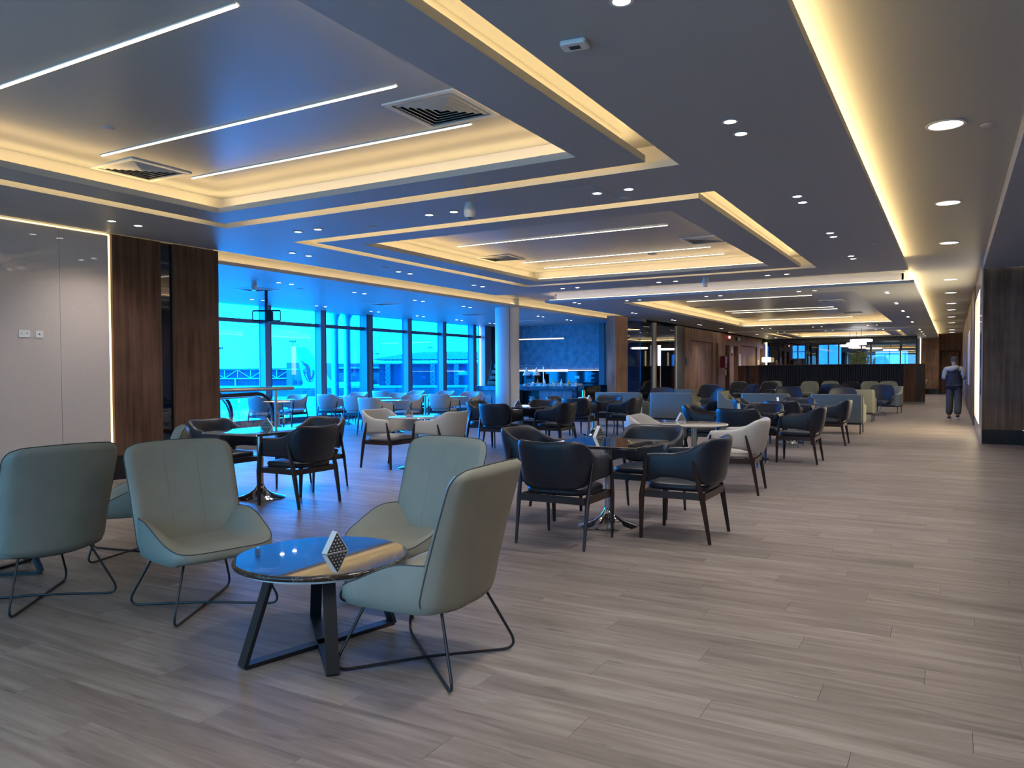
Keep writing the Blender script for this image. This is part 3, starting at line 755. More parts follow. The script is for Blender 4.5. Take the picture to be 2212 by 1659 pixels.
napkin(-3.00, 12.60, .75, 115, 'white napkin holder seen edge on, on the square table behind the round cream one')
napkin(-3.00, 15.80, .75, 110, 'white napkin holder seen edge on, on the farthest square table')
# menu cards / glossy sheets at the right end of two tables
def card(x, y, rz, label):
    return tag(MB().cushion(-.11, .11, -.07, .07, 0, .006, .004, .001).build('menu_card', M['white'], None, loc=(x, y, .7515)), label, 'menu card', 'flat menu cards')

# ---- window bay chairs (light grey) and small tables
bay = [(-13.92, 12.75, 90, 'first from the railing, back towards the railing'), (-14.45, 14.10, 270, 'beside the windows, facing the railing'),
       (-13.97, 15.05, 90, 'before the third window mullion, back to the railing'), (-14.55, 16.55, 270, 'by the window next to the outdoor pipes'),
       (-12.58, 14.50, 90, 'in the middle row of the bay, showing its square back'), (-12.90, 16.20, 262, 'in the middle row of the bay, turned sideways'),
       (-11.12, 13.35, 90, 'nearest chair of the bay aisle row'), (-11.40, 14.85, 270, 'aisle row, facing the nearest bay chair'),
       (-11.22, 16.15, 90, 'aisle row, two chairs before the round column'), (-11.50, 17.60, 270, 'aisle row, just before the round column'),
       (-14.86, 18.30, 90, 'window row, fifth from the railing'), (-14.05, 18.55, 262, 'window row, farthest one in front of the mullions'),
       (-13.00, 18.60, 270, 'far end of the middle row'), (-11.85, 18.75, 90, 'half hidden behind the round column')]
for x, y, f, w in bay: armchair('light', x, y, f, 'light grey bay armchair, ' + w, 'light armchairs in the window bay')
for x, y, w in ((-14.2, 13.42, 'nearest the railing'), (-14.3, 15.80, 'second along the windows'), (-12.75, 15.35, 'in the middle row'),
                (-11.25, 14.10, 'nearest in the aisle row'), (-11.38, 16.88, 'second in the aisle row'), (-13.05, 17.85, 'far end of the middle row')):
    rd_table(x, y, 'small round pale table in the window bay, ' + w, 'round cream tables')

# ---- foreground lounge chairs
def lounge_back():
    NU, NV = 28, 26; Wd = .335; z0, z1 = .315, .962
    def pt(u, v, side):
        vv = z0 + (z1 - z0) * v
        rt = .085; rb = .085; hw = Wd * (0.95 + 0.05 * v)
        dt = z1 - vv; db = vv - z0
        if dt < rt: hw -= rt - math.sqrt(max(0, rt * rt - (rt - dt) ** 2))
        if db < rb: hw -= rb - math.sqrt(max(0, rb * rb - (rb - db) ** 2))
        x = hw * u
        zz = vv + (.008 if v > .5 else .020) * (1 - u * u) * (1 if v > .5 else -1) * (abs(2 * v - 1) ** 3)
        y = -.205 - .17 * (v ** 1.15) + .075 * (abs(x) / Wd) ** 2.2 * (0.55 + .45 * (1 - v)) 
        th = (.115 - .050 * v) * math.sqrt(max(0, (1 - abs(u) ** 12) * (1 - abs(2 * v - 1) ** 22)))
        return (x, y + side * th * .5, zz)
    mb = MB()
    for side in (1, -1):
        vs = [pt(-1 + 2 * i / NU, j / NV, side) for j in range(NV + 1) for i in range(NU + 1)]
        fs = []
        for j in range(NV):
            for i in range(NU):
                a = j * (NU + 1) + i; q = (a, a + 1, a + NU + 2, a + NU + 1); fs.append(q if side == -1 else q[::-1])
        mb.add(vs, fs)
    edge = [pt(1, v / 40, 0) for v in range(41)] ; edge2 = [pt(-1, v / 40, 0) for v in range(40, -1, -1)]
    top = [pt(u, 1, 0) for u in [1 - 2 * k / 12 for k in range(1, 12)]]
    bot = [pt(u, 0, 0) for u in [-1 + 2 * k / 12 for k in range(1, 12)]]
    return mb, edge + top + edge2 + bot, pt
def lounge_seat():
    NU, NV = 26, 26; mb = MB()
    def pl(u, v):       # squircle plan
        n = 5.0; m_ = max(abs(u), abs(v)); L = (abs(u) ** n + abs(v) ** n) ** (1 / n)
        k = m_ / L if L > 0 else 1
        return u * k, v * k
    def top(u, v):
        a, b = pl(u, v); x = .325 * a * (1 - .05 * (b > 0) * b); y = .045 + .285 * b
        back = (1 - b) / 2
        wing = (.004 + .132 * smooth01(back * 1.35)) * smooth01((abs(a) - .50) / .46)
        z = .408 + wing - .012 * (1 - a * a) * 0 - .02 * smooth01((b - .6) / .4)
        return x, y, z
    vs, fs = [], []
    for j in range(NV + 1):
        for i in range(NU + 1):
            vs.append(top(-1 + 2 * i / NU, -1 + 2 * j / NV))
    for j in range(NV):
        for i in range(NU):
            a = j * (NU + 1) + i; fs.append((a, a + 1, a + NU + 2, a + NU + 1))
    mb.add(vs, fs)
    per = [(-1 + 2 * i / NU, -1) for i in range(NU)] + [(1, -1 + 2 * j / NV) for j in range(NV)] + [(1 - 2 * i / NU, 1) for i in range(NU)] + [(-1, 1 - 2 * j / NV) for j in range(NV)]
    rim = [top(u, v) for u, v in per]
    rings = []
    for k, (out, zk) in enumerate(((1.0, 0), (1.015, .25), (1.008, .6), (.975, .93), (.92, 1.0))):
        ring = []
        for (x, y, z), (u, v) in zip(rim, per):
            zb = .318 + .012 * (v > .9)
            ring.append((x * out, .045 + (y - .045) * out, z + (zb - z) * zk))
        rings.append(ring)
    mb.loft([list(reversed(r)) for r in rings], cap=False)
    mb.add(rings[-1], [tuple(reversed(range(len(rings[-1]))))])
    return mb, rim
_lb, _lpipe, _lpt = lounge_back()
_ls, _srim = lounge_seat()
def rounded_path(pts, r, n=5):
    out = [Vector(pts[0])]
    for i in range(1, len(pts) - 1):
        p, a, b = Vector(pts[i]), Vector(pts[i - 1]), Vector(pts[i + 1])
        d1 = (a - p).normalized(); d2 = (b - p).normalized(); rr = min(r, (a - p).length / 2, (b - p).length / 2)
        s, e = p + d1 * rr, p + d2 * rr
        for k in range(n + 1):
            t = k / n; out.append(s * (1 - t) ** 2 + p * 2 * t * (1 - t) + e * t * t)
    out.append(Vector(pts[-1])); return out
LC = dict(back=_lb.mesh('backrest', M['greyleather'], True, 80), seat=_ls.mesh('seat', M['greyleather'], True, 70),
          pipe=MB().tube(_lpipe, .0032, 6, True).mesh('piping', M['piping'], True), spipe=MB().tube(_srim, .0032, 6, True).mesh('piping', M['piping'], True))
_st = MB()
for u in (-.30, .30):
    for du in (-.006, .006):
        _st.tube([Vector(_lpt(u + du, v / 20, 1)) + Vector((0, .0004, 0)) for v in range(3, 20)], .0009, 4)
LC['st'] = _st.mesh('stitching', M['stitch'])
LC['wires'] = []
for sx in (1, -1):
    z = .0075 + (0.0135 if sx < 0 else 0)
    z = .0075
    pts = [(sx * .20, .20, .335), (sx * .325, .325, z), (-sx * .325, -.325, z), (-sx * .20, -.19, .335)]
    if sx < 0: pts.insert(2, (0, 0, .0215))
    LC['wires'].append(MB().tube(rounded_path(pts, .09, 8), .0072, 8).mesh('wire_leg', M['black'], True))
LC['br'] = MB().bar((-.21, -.20, .327), (.21, .21, .327), .035, .006).bar((.21, -.20, .321), (-.21, .21, .321), .035, .006).mesh('seat_bracket', M['black'])
def lounge(x, y, face, label):
    t = thing('lounge_chair', label, 'chair', (x, y, 0), radians(face - 90), 'foreground lounge chairs')
    b = link('backrest', LC['back'], t); link('piping', LC['pipe'], b); link('stitching', LC['st'], b)
    s = link('seat', LC['seat'], t); link('piping', LC['spipe'], s)
    for w in LC['wires']: link('wire_leg', w, t)
    link('seat_bracket', LC['br'], t); return t
lounge(-2.17, 2.98, 184, 'grey green lounge chair at the coffee table, its back to the camera')
lounge(-3.86, 3.05, -14, 'grey green lounge chair left of the coffee table, its seat open to the right')
lounge(-2.84, 3.74, 262, 'grey green lounge chair behind the coffee table, partly hidden by the nearest one')
lounge(-4.88, 2.66, 176, 'grey green lounge chair at the left picture edge, seen from behind')
lounge(-5.50, 3.72, 236, 'grey green lounge chair by the left wall, behind the two left chairs')

# ---- coffee tables
def coffee(x, y, rz, label):
    t = thing('coffee_table', label, 'coffee table', (x, y, 0), radians(rz), 'round coffee tables')
    link('tabletop', CT['top'], t); link('table_edge', CT['edge'], t); link('underside_disc', CT['under'], t)
    for f in CT['fr']: link('leg_frame', f, t)
    return t
CT = dict(top=MB().lathe([(.424, .452), (.424, .4605), (.422, .462)], 72).mesh('tabletop', M['marble'], True, 30),
          edge=MB().loft([[((r) * cos(2 * pi * k / 72), (r) * sin(2 * pi * k / 72), z) for k in range(72)] for r, z in ((.4245, .4585), (.433, .455), (.4355, .445), (.431, .435), (.42, .432), (.3, .432))], cap=False).mesh('table_edge', M['edge'], True, 60),
          under=MB().lathe([(.395, .416), (.40, .432)], 56).mesh('underside_disc', M['white'], True, 30))
def leg_frame(ang):
    c, s = cos(radians(ang)), sin(radians(ang)); mb = MB()
    def P(r, z): return (r * c, r * s, z)
    up = (-s, c, 0)
    w, h = .060, .020
    z1 = .414
    for a, b in (((-.44, .010), (-.29, z1)), ((.44, .010), (.29, z1)), ((-.435, .011), (.435, .011)), ((-.295, z1 - .01), (.295, z1 - .01))):
        mb.bar(P(*a), P(*b), h, w, up)
    return mb
CT['fr'] = [leg_frame(0).mesh('leg_frame', M['black']), leg_frame(62).mesh('leg_frame', M['black'])]
coffee(-2.77, 2.90, 77, 'round dark marble coffee table between the foreground lounge chairs')
coffee(-5.83, 2.72, 40, 'round marble coffee table cut off by the left picture edge')
napkin(-2.745, 2.965, .4625, 80, 'white triangular napkin holder with a dark dotted face, on the near coffee table')

# ---- lounge zone: sofas, tub chairs
def sofa_meshes(w):
    h = w / 2; d = .70
    return dict(back=MB().cushion(-h + .02, h - .02, -.33, -.19, .24, .86, .04, .02).mesh('backrest', M['sofa'], True, 60),
        seat=MB().cushion(-h + .12, h - .12, -.22, .34, .24, .46, .05, .03, .015).mesh('seat', M['sofa'], True, 60),
        arm=[_arm(sx, h).mesh('armrest', M['sofa'], True, 40) for sx in (-1, 1)],
        fr=MB().box(-h + .03, h - .03, -.32, .33, .205, .235).mesh('base_frame', M['black']),
        leg=[MB().bar((sx * (h - .06), sy * .29, 0), (sx * (h - .06), sy * .29, .21), .022, .022).mesh('leg', M['black']) for sx in (-1, 1) for sy in (-1, 1)])
def _arm(sx, h):
    mb = MB(); xo, xi = sx * h, sx * (h - .12); rings = []
    for x in (xo, xo - sx * .02, xi + sx * .02, xi):
        e = .012 if x in (xo, xi) else 0
        pr_ = [(-.30 + e, .235 + e), (.35 - e, .235 + e), (.36 - e, .60 - e), (.30, .625 - e), (-.02, .635 - e), (-.13, .70 - e), (-.22, .83 - e), (-.30 + e, .86 - e)]
        rings.append([(x, y, z) for y, z in pr_])
    mb.loft(rings if sx < 0 else rings[::-1]); return mb
SM = {}
def sofa(w, x, y, face, label, name='sofa', cat='sofa', group='greige sofas and armchairs'):
    if w not in SM: SM[w] = sofa_meshes(w)
    s = SM[w]; t = thing(name, label, cat, (x, y, 0), radians(face - 90), group)
    link('backrest', s['back'], t); link('seat', s['seat'], t); link('base_frame', s['fr'], t)
    for a in s['arm']: link('armrest', a, t)
    for l in s['leg']: link('leg', l, t)
    return t
sofa(1.08, -2.21, 18.42, 90, 'greige loveseat nearest the corridor, back to the camera, first sofa row')
sofa(1.08, -3.72, 18.42, 90, 'greige loveseat second from the corridor in the first sofa row')
sofa(1.08, -5.90, 18.35, 90, 'greige loveseat with a wide flat back behind the dining tables, third from the corridor')
sofa(1.22, -7.28, 18.35, 90, 'greige loveseat farthest left in the first sofa row, near the walnut pier')
def tub_meshes():
    mb = MB(); rings = []; NU = 36
    for i in range(NU + 1):
        u = -1 + 2 * i / NU; a = abs(u); sg = 1 if u > 0 else -1
        t = a * 1.9; x = sg * .36 * sin(min(t, pi / 2)); y = -.03 - .27 * cos(min(t, pi / 2))
        if t > pi / 2: y = -.03 + (t - pi / 2) * .75
        back = 1 - smooth01((a - .32) / .5)
        zt = .58 + .36 * back ** 1.3 - .05 * min(a / .4, 1) ** 2 * back; zb = .30; th = .032; tilt = .09 * back
        if a > .93: k = (a - .93) / .07; q = math.sqrt(max(0, 1 - k * k)); th *= max(q, .2); zt = zb + (zt - zb) * (.6 + .4 * q)
        L = hypot(x, y + .03) or 1; nx, ny = (x / L, (y + .03) / L) if y < -.03 else (sg, 0)
        ring = []
        for j in range(14):
            an = 2 * pi * j / 14; c, s = cos(an), sin(an)
            o = th * c; zz = (abs(s) ** .45) * (1 if s > 0 else -1); z = (zt + zb) / 2 + (zt - zb) / 2 * zz
            v = (z - zb) / (zt - zb); k = v * tilt - (1 - v) ** 2 * .10
            ring.append((x + nx * (o + k), y + ny * (o + k), z))
        rings.append(ring)
    mb.loft(rings)
    seat = MB().cushion(-.29, .29, -.24, .31, .30, .45, .16, .04, .02)
    legs = [MB().bar((.03 * cos(a), .03 * sin(a), .10), (.33 * cos(a), .33 * sin(a), .022), .045, .022).cyl((.32 * cos(a), .32 * sin(a), 0), .02, .015, 10) for a in (pi / 4, 3 * pi / 4, 5 * pi / 4, 7 * pi / 4)]
    return dict(shell=mb.mesh('backrest', M['navy2'], True, 60), seat=seat.mesh('seat', M['navy2'], True, 60),
                pole=MB().cyl((0, 0, .08), .03, .22, 16).mesh('pole', M['chrome'], True), legs=[l.mesh('base_arm', M['chrome']) for l in legs])
M['navy2'] = mat('blue_grey_tub_leather', (0.018, 0.025, 0.042, 1), 0.45, bump=(200, 0.04))
TB = tub_meshes()
TB2 = dict(TB); TB2['shell'] = TB['shell'].copy(); TB2['shell'].materials[0] = M['sofa']; TB2['seat'] = TB['seat'].copy(); TB2['seat'].materials[0] = M['sofa']
def tub(x, y, face, label, beige=False):
    s = TB2 if beige else TB
    t = thing('tub_chair', label, 'armchair', (x, y, 0), radians(face - 90), 'beige tub chairs' if beige else 'navy swivel tub chairs')
    link('backrest', s['shell'], t); link('seat', s['seat'], t); link('pole', s['pole'], t)
    for l in s['legs']: link('base_arm', l, t)
    return t
for x, y, f, w in [(-7.05, 20.6, 275, 'behind the third loveseat from the corridor'), (-5.75, 20.9, 215, 'turned sideways beside the greige block armchair'),
                   (-7.30, 26.3, 270, 'nearest the walnut double door'), (-7.75, 32.6, 280, 'far left before the fire cabinet'),
                   (-6.15, 26.9, 230, 'in the second row, showing its seat'), (-6.70, 33.2, 265, 'far row, second from the walnut wall'),
                   (-4.05, 22.9, 280, 'right behind the second loveseat'), (-3.55, 28.0, 95, 'middle of the lounge, left of two side by side'),
                   (-2.50, 21.9, 280, 'right behind the loveseat nearest the corridor'), (-3.45, 32.2, 265, 'back row near the slatted screen'),
                   (-1.95, 26.3, 262, 'nearest the corridor, on a silver star base')]:
    tub(x, y, f, 'navy swivel tub chair ' + w)
for x, y, f, w in [(-6.85, 35.0, 270, 'against the slatted screen, left end'), (-5.30, 34.6, 270, 'against the slatted screen, second from left'),
                   (-4.55, 35.1, 270, 'against the slatted screen, in the middle'), (-2.95, 34.4, 268, 'against the slatted screen, right of the middle'),
                   (-2.30, 34.9, 272, 'against the slatted screen, right end')]:
    tub(x, y, f, 'beige tub chair ' + w, True)
sofa(.78, -4.98, 20.35, 0, 'greige block armchair seen from its left side, between two tub chairs', 'block_armchair', 'armchair')
sofa(.78, -4.75, 26.6, 270, 'greige block armchair in the middle of the lounge', 'block_armchair', 'armchair')
sofa(.78, -2.20, 22.9, 90, 'greige block armchair beside the corridor, behind the first sofa row', 'block_armchair', 'armchair')
sofa(.84, -1.85, 27.75, 262, 'greige block armchair with black legs behind the tub chair on the silver base', 'block_armchair', 'armchair')
sofa(.78, -6.75, 21.9, 90, 'small greige armchair behind the leftmost tub chair', 'block_armchair', 'armchair')
def side_table(x, y, label, r=.27, h=.55):
    t = thing('side_table', label, 'side table', (x, y, 0), 0, 'round side tables')
    MB().lathe([(r, h - .02), (r, h)], 28).build('tabletop', M['marble'], t, True, 30); MB().cyl((0, 0, .01), .02, h - .03, 12).build('pole', M['black'], t, True)
    MB().lathe([(r * .75, 0), (r * .72, .012)], 28).build('base', M['black'], t, True, 30)
side_table(-7.2, 30.0, 'small round side table at the left, before the fire cabinet', .27, .68)
side_table(-5.85, 30.0, 'small round side table in the middle of the lounge', .27, .68)
side_table(-3.10, 30.3, 'small round side table near the slatted screen', .27, .68)
side_table(-3.45, 20.0, 'small round side table behind the second loveseat', .27, .5)
# pale cube stool
t = thing('cube_table', 'white cube side table left of the wide backed loveseat', 'side table', (-6.68, 17.55, 0))
MB().cushion(-.17, .17, -.17, .17, .04, .52, .01, .004).build('body', M['white'], t); MB().box(-.14, .14, -.14, .14, 0, .04).build('plinth', M['black'], t)
napkin(-6.66, 17.6, .525, 60, 'white napkin holder on the white cube table')

# ---- slatted screen (navy upholstery with walnut ends)
t = thing('slatted_screen', 'long low navy slatted screen with walnut ends behind the lounge', 'partition', (0, 36.0, 0))
MB().box(-7.66, -1.80, .06, .16, .08, 1.62).build('core_panel', M['slats'], t)
mb = MB(); n = 64
for i in range(n):
    a = -7.66 + (5.86) * i / n; mb.cushion(a + .008, a + 5.86 / n - .008, .0, .06, .10, 1.60, .02, .006)
tag(mb.build('slat', M['slats'], t), kind='stuff')
MB().box(-7.7, -1.0, -.01, .17, 1.62, 1.645).build('top_rail', M['woodr'], t)
MB().box(-8.6, -8.22, -.02, .16, .06, 1.62).build('end_panel', M['wood'], t)
MB().box(-8.10, -7.66, -.02, .16, .06, 1.62).build('end_panel', M['wood'], t)
MB().box(-8.22, -8.10, .0, .14, .06, 1.62).build('recess_strip', M['black'], t)
MB().box(-1.80, -1.30, -.02, .16, .06, 1.62).build('end_panel', M['wood'], t)
MB().box(-1.30, -1.16, .0, .14, .06, 1.62).build('recess_strip', M['black'], t)
MB().box(-1.16, -1.00, -.02, .16, .06, 1.62).build('end_panel', M['wood'], t)
MB().box(-8.6, -1.0, .0, .14, 0, .06).build('kick_plate', M['kick'], t)

# ---- area behind the screen: glazed room with blue windows
g_ = bpy.data.objects.new('wall_glazed', None); COL.objects.link(g_); g_['kind'] = 'structure'
for a, b in ((-8.7, -7.1), (-7.1, -5.5), (-5.5, -4.35), (-4.35, -3.9), (-3.86, -2.45), (-2.4, -1.7)):
    wpart(g_, 'glass_pane', MB().box(a + .03, b - .03, 46.0, 46.03, 0, 3.0), M['smoked'], 'tall smoked glass pane')
    wpart(g_, 'glass_mullion', MB().box(b - .03, b + .03, 45.97, 46.06, 0, 3.0), M['black'])
wpart(g_, 'glass_head', MB().box(-11.2, -1.66, 45.95, 46.1, 3.0, ZS + .06), M['black'])
wpart(g_, 'gold_strip', MB().box(-9.35, -9.28, 45.7, 45.75, 0, 3.0), M['led_wall'], 'slim vertical gold light strip')
wpart(g_, 'dark_panel', MB().box(-9.2, -8.7, 45.95, 46.1, 0, 3.0), M['blackglass'])
for i, (a, b, c, d) in enumerate(_op):
    w = bpy.data.objects.new('window_%d' % (11 + i), None); COL.objects.link(w); w['kind'] = 'structure'
    wpart(w, 'pane', MB().box(a, b, 52.1, 52.12, c, d), M['glass2'])
    wpart(w, 'mullion', MB().box(a + (b - a) * .42, a + (b - a) * .42 + .06, 52.02, 52.2, c, d), M['mullion'])
    wpart(w, 'transom', MB().box(a, b, 52.02, 52.2, (c + d) / 2, (c + d) / 2 + .04), M['transom'])

# three round pendant lamps behind the screen
for i, (x, y, w) in enumerate(((-3.50, 36.9, 'nearest and largest looking'), (-4.12, 41.2, 'middle one'), (-4.75, 44.2, 'farthest one'))):
    t = thing('pendant_lamp', 'flat round white pendant lamp above the slatted screen, the ' + w, 'lamp', (x, y, 2.72), 0, 'round pendant lamps')
    MB().lathe([(.43, -.09), (.45, -.075), (.45, .0), (.43, .01)], 40).build('lamp_shade', M['disc_big'], t, True, 30)
    MB().cyl((0, 0, .0), .01, (ZS if i == 0 else ZI) - 2.72, 8).build('cord', M['black'], t)
# bushy plant
t = thing('potted_tree', 'small bushy olive tree rising behind the slatted screen', 'plant', (-3.85, 39.9, 0))
MB().lathe([(.20, 0), (.27, .55), (.25, .55), (.24, .50)], 24).build('pot', M['white'], t, True, 30)
MB().tube([(0, 0, .5), (.02, .01, .9), (0, 0, 1.5)], [.03, .025, .02]).build('trunk', M['wood'], t, True)
mb = MB(); rnd = random.Random(3)
for i in range(2600):
    while True:
        p = Vector((rnd.uniform(-1, 1), rnd.uniform(-1, 1), rnd.uniform(-1, 1)))
        if .35 < p.length < 1: break
    c = Vector((p.x * .44, p.y * .44, 1.88 + p.z * .36)); n_ = p.normalized()
    a = Vector((rnd.uniform(-1, 1), rnd.uniform(-1, 1), rnd.uniform(-1, 1))).normalized(); b = n_.cross(a).normalized()
    d = (a * .6 + n_).normalized() * .05
    mb.add([c, c + d * .5 + b * .014, c + d, c + d * .5 - b * .014], [(0, 1, 2, 3)])
tag(mb.build('foliage', M['leaf'], t), kind='stuff')

# =================================================================== CEILING FIXTURES
_dl_ring = MB().lathe([(.055, 0), (.060, -.004), (.060, -.006), (.044, -.006), (.042, .0)], 24).mesh('trim_ring', M['white'], True, 40)
_dl_lens = MB().cyl((0, 0, -.0035), .043, .003, 24).mesh('lens', M['disc'])
spot = bpy.data.lights.new('bulb', 'SPOT'); spot.energy = 60 * K_SPOT; spot.spot_size = radians(125); spot.spot_blend = 0.9; spot.shadow_soft_size = .05; spot.color = (1.0, 0.93, 0.88)
spotb = spot.copy(); spotb.energy = 16 * K_SPOT
def downlight(x, y, label, light=True, z=ZS):
    t = thing('downlight', label, 'downlight', (x, y, z), 0, 'small recessed downlights')
    link('trim_ring', _dl_ring, t); link('lens', _dl_lens, t)
    if light: link('bulb', spotb if x < -10.5 else spot, t, (0, 0, -.02))
def pairs(axis, fixed, starts, gap, where, light=1):
    for i, s_ in enumerate(starts):
        for k in range(2):
            p = s_ + k * gap
            x, y = (fixed, p) if axis == 'y' else (p, fixed)
            downlight(x, y, 'recessed downlight, %s of the %s pair, %s' % (('nearer' if axis == 'y' else 'left', 'farther' if axis == 'y' else 'right')[k], ORD[i], where), light == 1 or (light == 2 and k == 0))
pairs('y', -1.42, [-1.6, .85, 3.25, 5.69, 8.47, 10.94, 13.32], .33, 'corridor edge of the first ceiling island')
pairs('x', 7.27, [-7.3, -5.24, -3.15], .34, 'between the two framed recesses')
pairs('y', -8.65, [.8, 3.1, 5.62, 8.49, 11.05, 13.56], .34, 'left edge of the first ceiling island')
pairs('x', 15.15, [-7.38, -5.21, -3.07], .35, 'far edge of the first ceiling island')
pairs('x', 18.62, [-7.25, -5.21, -3.08], .34, 'near edge of the second ceiling island', 2)
pairs('y', -1.35, [19.82, 23.2, 26.35, 29.35, 32.55], .35, 'corridor edge of the second ceiling island', 2)
pairs('y', -8.62, [18.4, 22.6, 26.5, 29.75, 33.0], .30, 'walnut wall edge of the second ceiling island', 1)
pairs('x', 34.1, [-7.12, -5.07, -3.0], .33, 'far edge of the second ceiling island', 2)
pairs('x', 37.75, [-7.17, -5.07, -3.0], .30, 'near edge of the third ceiling island', 2)
pairs('y', -1.31, [38.7, 41.3, 43.8, 46.3], .32, 'corridor edge of the third ceiling island', 2)
pairs('y', -8.45, [39.1, 41.4, 43.8], .32, 'walnut wall edge of the third ceiling island', 1)
pairs('y', -11.70, [8.95, 11.11, 13.35, 15.60, 17.80, 20.02, 22.2, 24.35], .34, 'along the inner row of the window bay', 2)
pairs('y', -14.88, [8.9, 11.07, 13.26, 15.46, 17.70, 19.95, 22.2, 24.40], .34, 'along the window row of the bay', 2)
_bl_ring = MB().lathe([(.145, 0), (.150, -.006), (.150, -.010), (.128, -.010), (.126, 0)], 40).mesh('trim_ring', M['white'], True, 40)
_bl_lens = MB().cyl((0, 0, -.006), .127, .005, 40).mesh('lens', M['disc_big'])
spot2 = bpy.data.lights.new('bulb', 'SPOT'); spot2.energy = 125 * K_SPOT; spot2.spot_size = radians(150); spot2.spot_blend = 1.0; spot2.shadow_soft_size = .12; spot2.color = (1.0, 0.92, 0.87)
ZC = ZU
for i, y in enumerate([-2.6, .6, 3.95, 7.41, 10.86, 14.27, 20.03, 23.5, 27.3, 30.2, 34.2, 38.5, 45.2, 48.5]):
    t = thing('round_panel_light', 'large round recessed light over the corridor, %s counted from the camera' % (['behind the camera', 'overhead', 'just ahead overhead'] + ORD)[i], 'ceiling light', (-.07, y, ZC), 0, 'round corridor lights')
    link('trim_ring', _bl_ring, t); link('lens', _bl_lens, t); link('bulb', spot2, t, (0, 0, -.02))
# linear lights in the recesses
_ll = {}
lspot = bpy.data.lights.new('tube', 'AREA')
def linear(x0, x1, y, label, z=ZI):
    L = round(x1 - x0, 2)
    if L not in _ll:
        _ll[L] = (MB().box(-L / 2, L / 2, -.012, .012, -.010, .0).mesh('diffuser', M['led_line']),
                  MB().box(-L / 2 - .01, L / 2 + .01, -.020, -.013, -.006, .004).box(-L / 2 - .01, L / 2 + .01, .013, .020, -.006, .004).mesh('channel', M['white']))
    t = thing('linear_light', label, 'linear light', ((x0 + x1) / 2, y, z), 0, 'linear ceiling lights')
    link('diffuser', _ll[L][0], t); link('channel', _ll[L][1], t)
for y, w in ((.75, 'overhead'), (3.0, 'nearest visible'), (4.40, 'second'), (5.38, 'third')): linear(-6.90, -3.46, y, 'long thin glowing ceiling line, the %s in the nearest recess' % w)
for y, w in ((10.47, 'nearest'), (12.65, 'second'), (13.52, 'third')): linear(-6.98, -3.48, y, 'long thin glowing ceiling line, the %s in the second framed recess' % w)
for y, w in ((22.2, 'nearest'), (26.6, 'second'), (27.5, 'third'), (31.9, 'farthest')): linear(-6.78, -3.34, y, 'long thin glowing ceiling line, the %s in the big unframed recess' % w)
for y, w in ((41.3, 'nearer'), (43.5, 'farther')): linear(-6.8, -3.35, y, 'long thin glowing ceiling line, the %s in the farthest recess' % w)
# square four way diffusers
_df = MB().plate(-.33, .33, -.33, .33, -.012, .0, [(-.285, .285, -.285, .285)]).mesh('frame', M['white'])
_dv = []
for k in range(6):
    a = .268 - k * .046; b = a - .030; mb = MB()
    r0 = [(-a, -a, -.002), (a, -a, -.002), (a, a, -.002), (-a, a, -.002)]; r1 = [(-b, -b, -.014), (b, -b, -.014), (b, b, -.014), (-b, b, -.014)]
    up = lambda r, d: [(x, y, z + d) for x, y, z in r]
    mb.loft([up(r0, .002), up(r1, .002), r1, r0, up(r0, .002)], cap=False); _dv.append(mb.mesh('vane', M['vane'] if 'vane' in M else M['lip']))
_db = MB().box(-.285, .285, -.285, .285, -.001, .0).mesh('back', M['black'])
def vent(x, y, z, label):
    t = thing('ceiling_vent', label, 'ceiling vent', (x, y, z), 0, 'square ceiling vents')
    link('frame', _df, t); link('back', _db, t)
    for v in _dv: link('vane', v, t)
vent(-7.07, 4.92, ZI, 'square four way ceiling vent at the left end of the nearest recess')
vent(-3.46, 4.98, ZI, 'square four way ceiling vent at the right end of the nearest recess')
vent(-7.05, 11.95, ZI, 'square four way ceiling vent at the left end of the second framed recess')
vent(-3.35, 11.95, ZI, 'square four way ceiling vent at the right end of the second framed recess')
vent(-13.05, 11.75, ZS, 'square ceiling vent over the bay near the screen bracket')
vent(-13.03, 15.95, ZS, 'square ceiling vent over the middle of the bay')
vent(-13.05, 20.3, ZS, 'square ceiling vent over the far end of the bay')
vent(-13.05, 24.2, ZS, 'square ceiling vent above the buffet')
for x, y, w in ((-6.9, 24.3, 'left near'), (-3.1, 24.3, 'right near'), (-6.9, 29.6, 'left far'), (-3.1, 29.6, 'right far')): vent(x, y, ZI, 'square ceiling vent, %s one in the big unframed recess' % w)
# sprinkler caps, detectors, speakers
def cap(x, y, z, label, r=.045):
    t = thing('sprinkler_cap', label, 'sprinkler cover', (x, y, z), 0, 'round sprinkler covers')
    MB().lathe([(r, 0), (r, -.006), (r * .9, -.008)], 24).build('cover_plate', M['lip'], t, True, 40)
cap(-2.80, 3.45, ZI, 'flush round cover in the nearest recess, right of the first light line', .07)
cap(-6.10, 3.95, ZI, 'flush round cover in the nearest recess, by the left vent', .05)
cap(.23, 7.6, ZU, 'flush round cover beside the first corridor light', .05)
cap(-4.55, 12.9, ZI, 'flush round cover in the second framed recess', .08)
cap(-6.27, 7.51, ZS, 'small round cover left between the two framed recesses')
cap(-2.98, 7.62, ZS, 'small round cover right between the two framed recesses', .06)
cap(-.98, 12.2, ZS, 'small round cover near the corridor edge', .05)
cap(-8.5, 10.5, ZS, 'small round cover near the left downlight row', .06)
cap(-12.19, 12.19, ZS, 'small round cover over the bay, near the bracket', .07)
cap(-11.47, 12.75, ZS, 'small round cover over the bay, by the aisle row', .05)
t = thing('smoke_detector', 'flat white square detector on the dark ceiling near the camera', 'smoke detector', (-1.82, 3.90, ZS), radians(8))
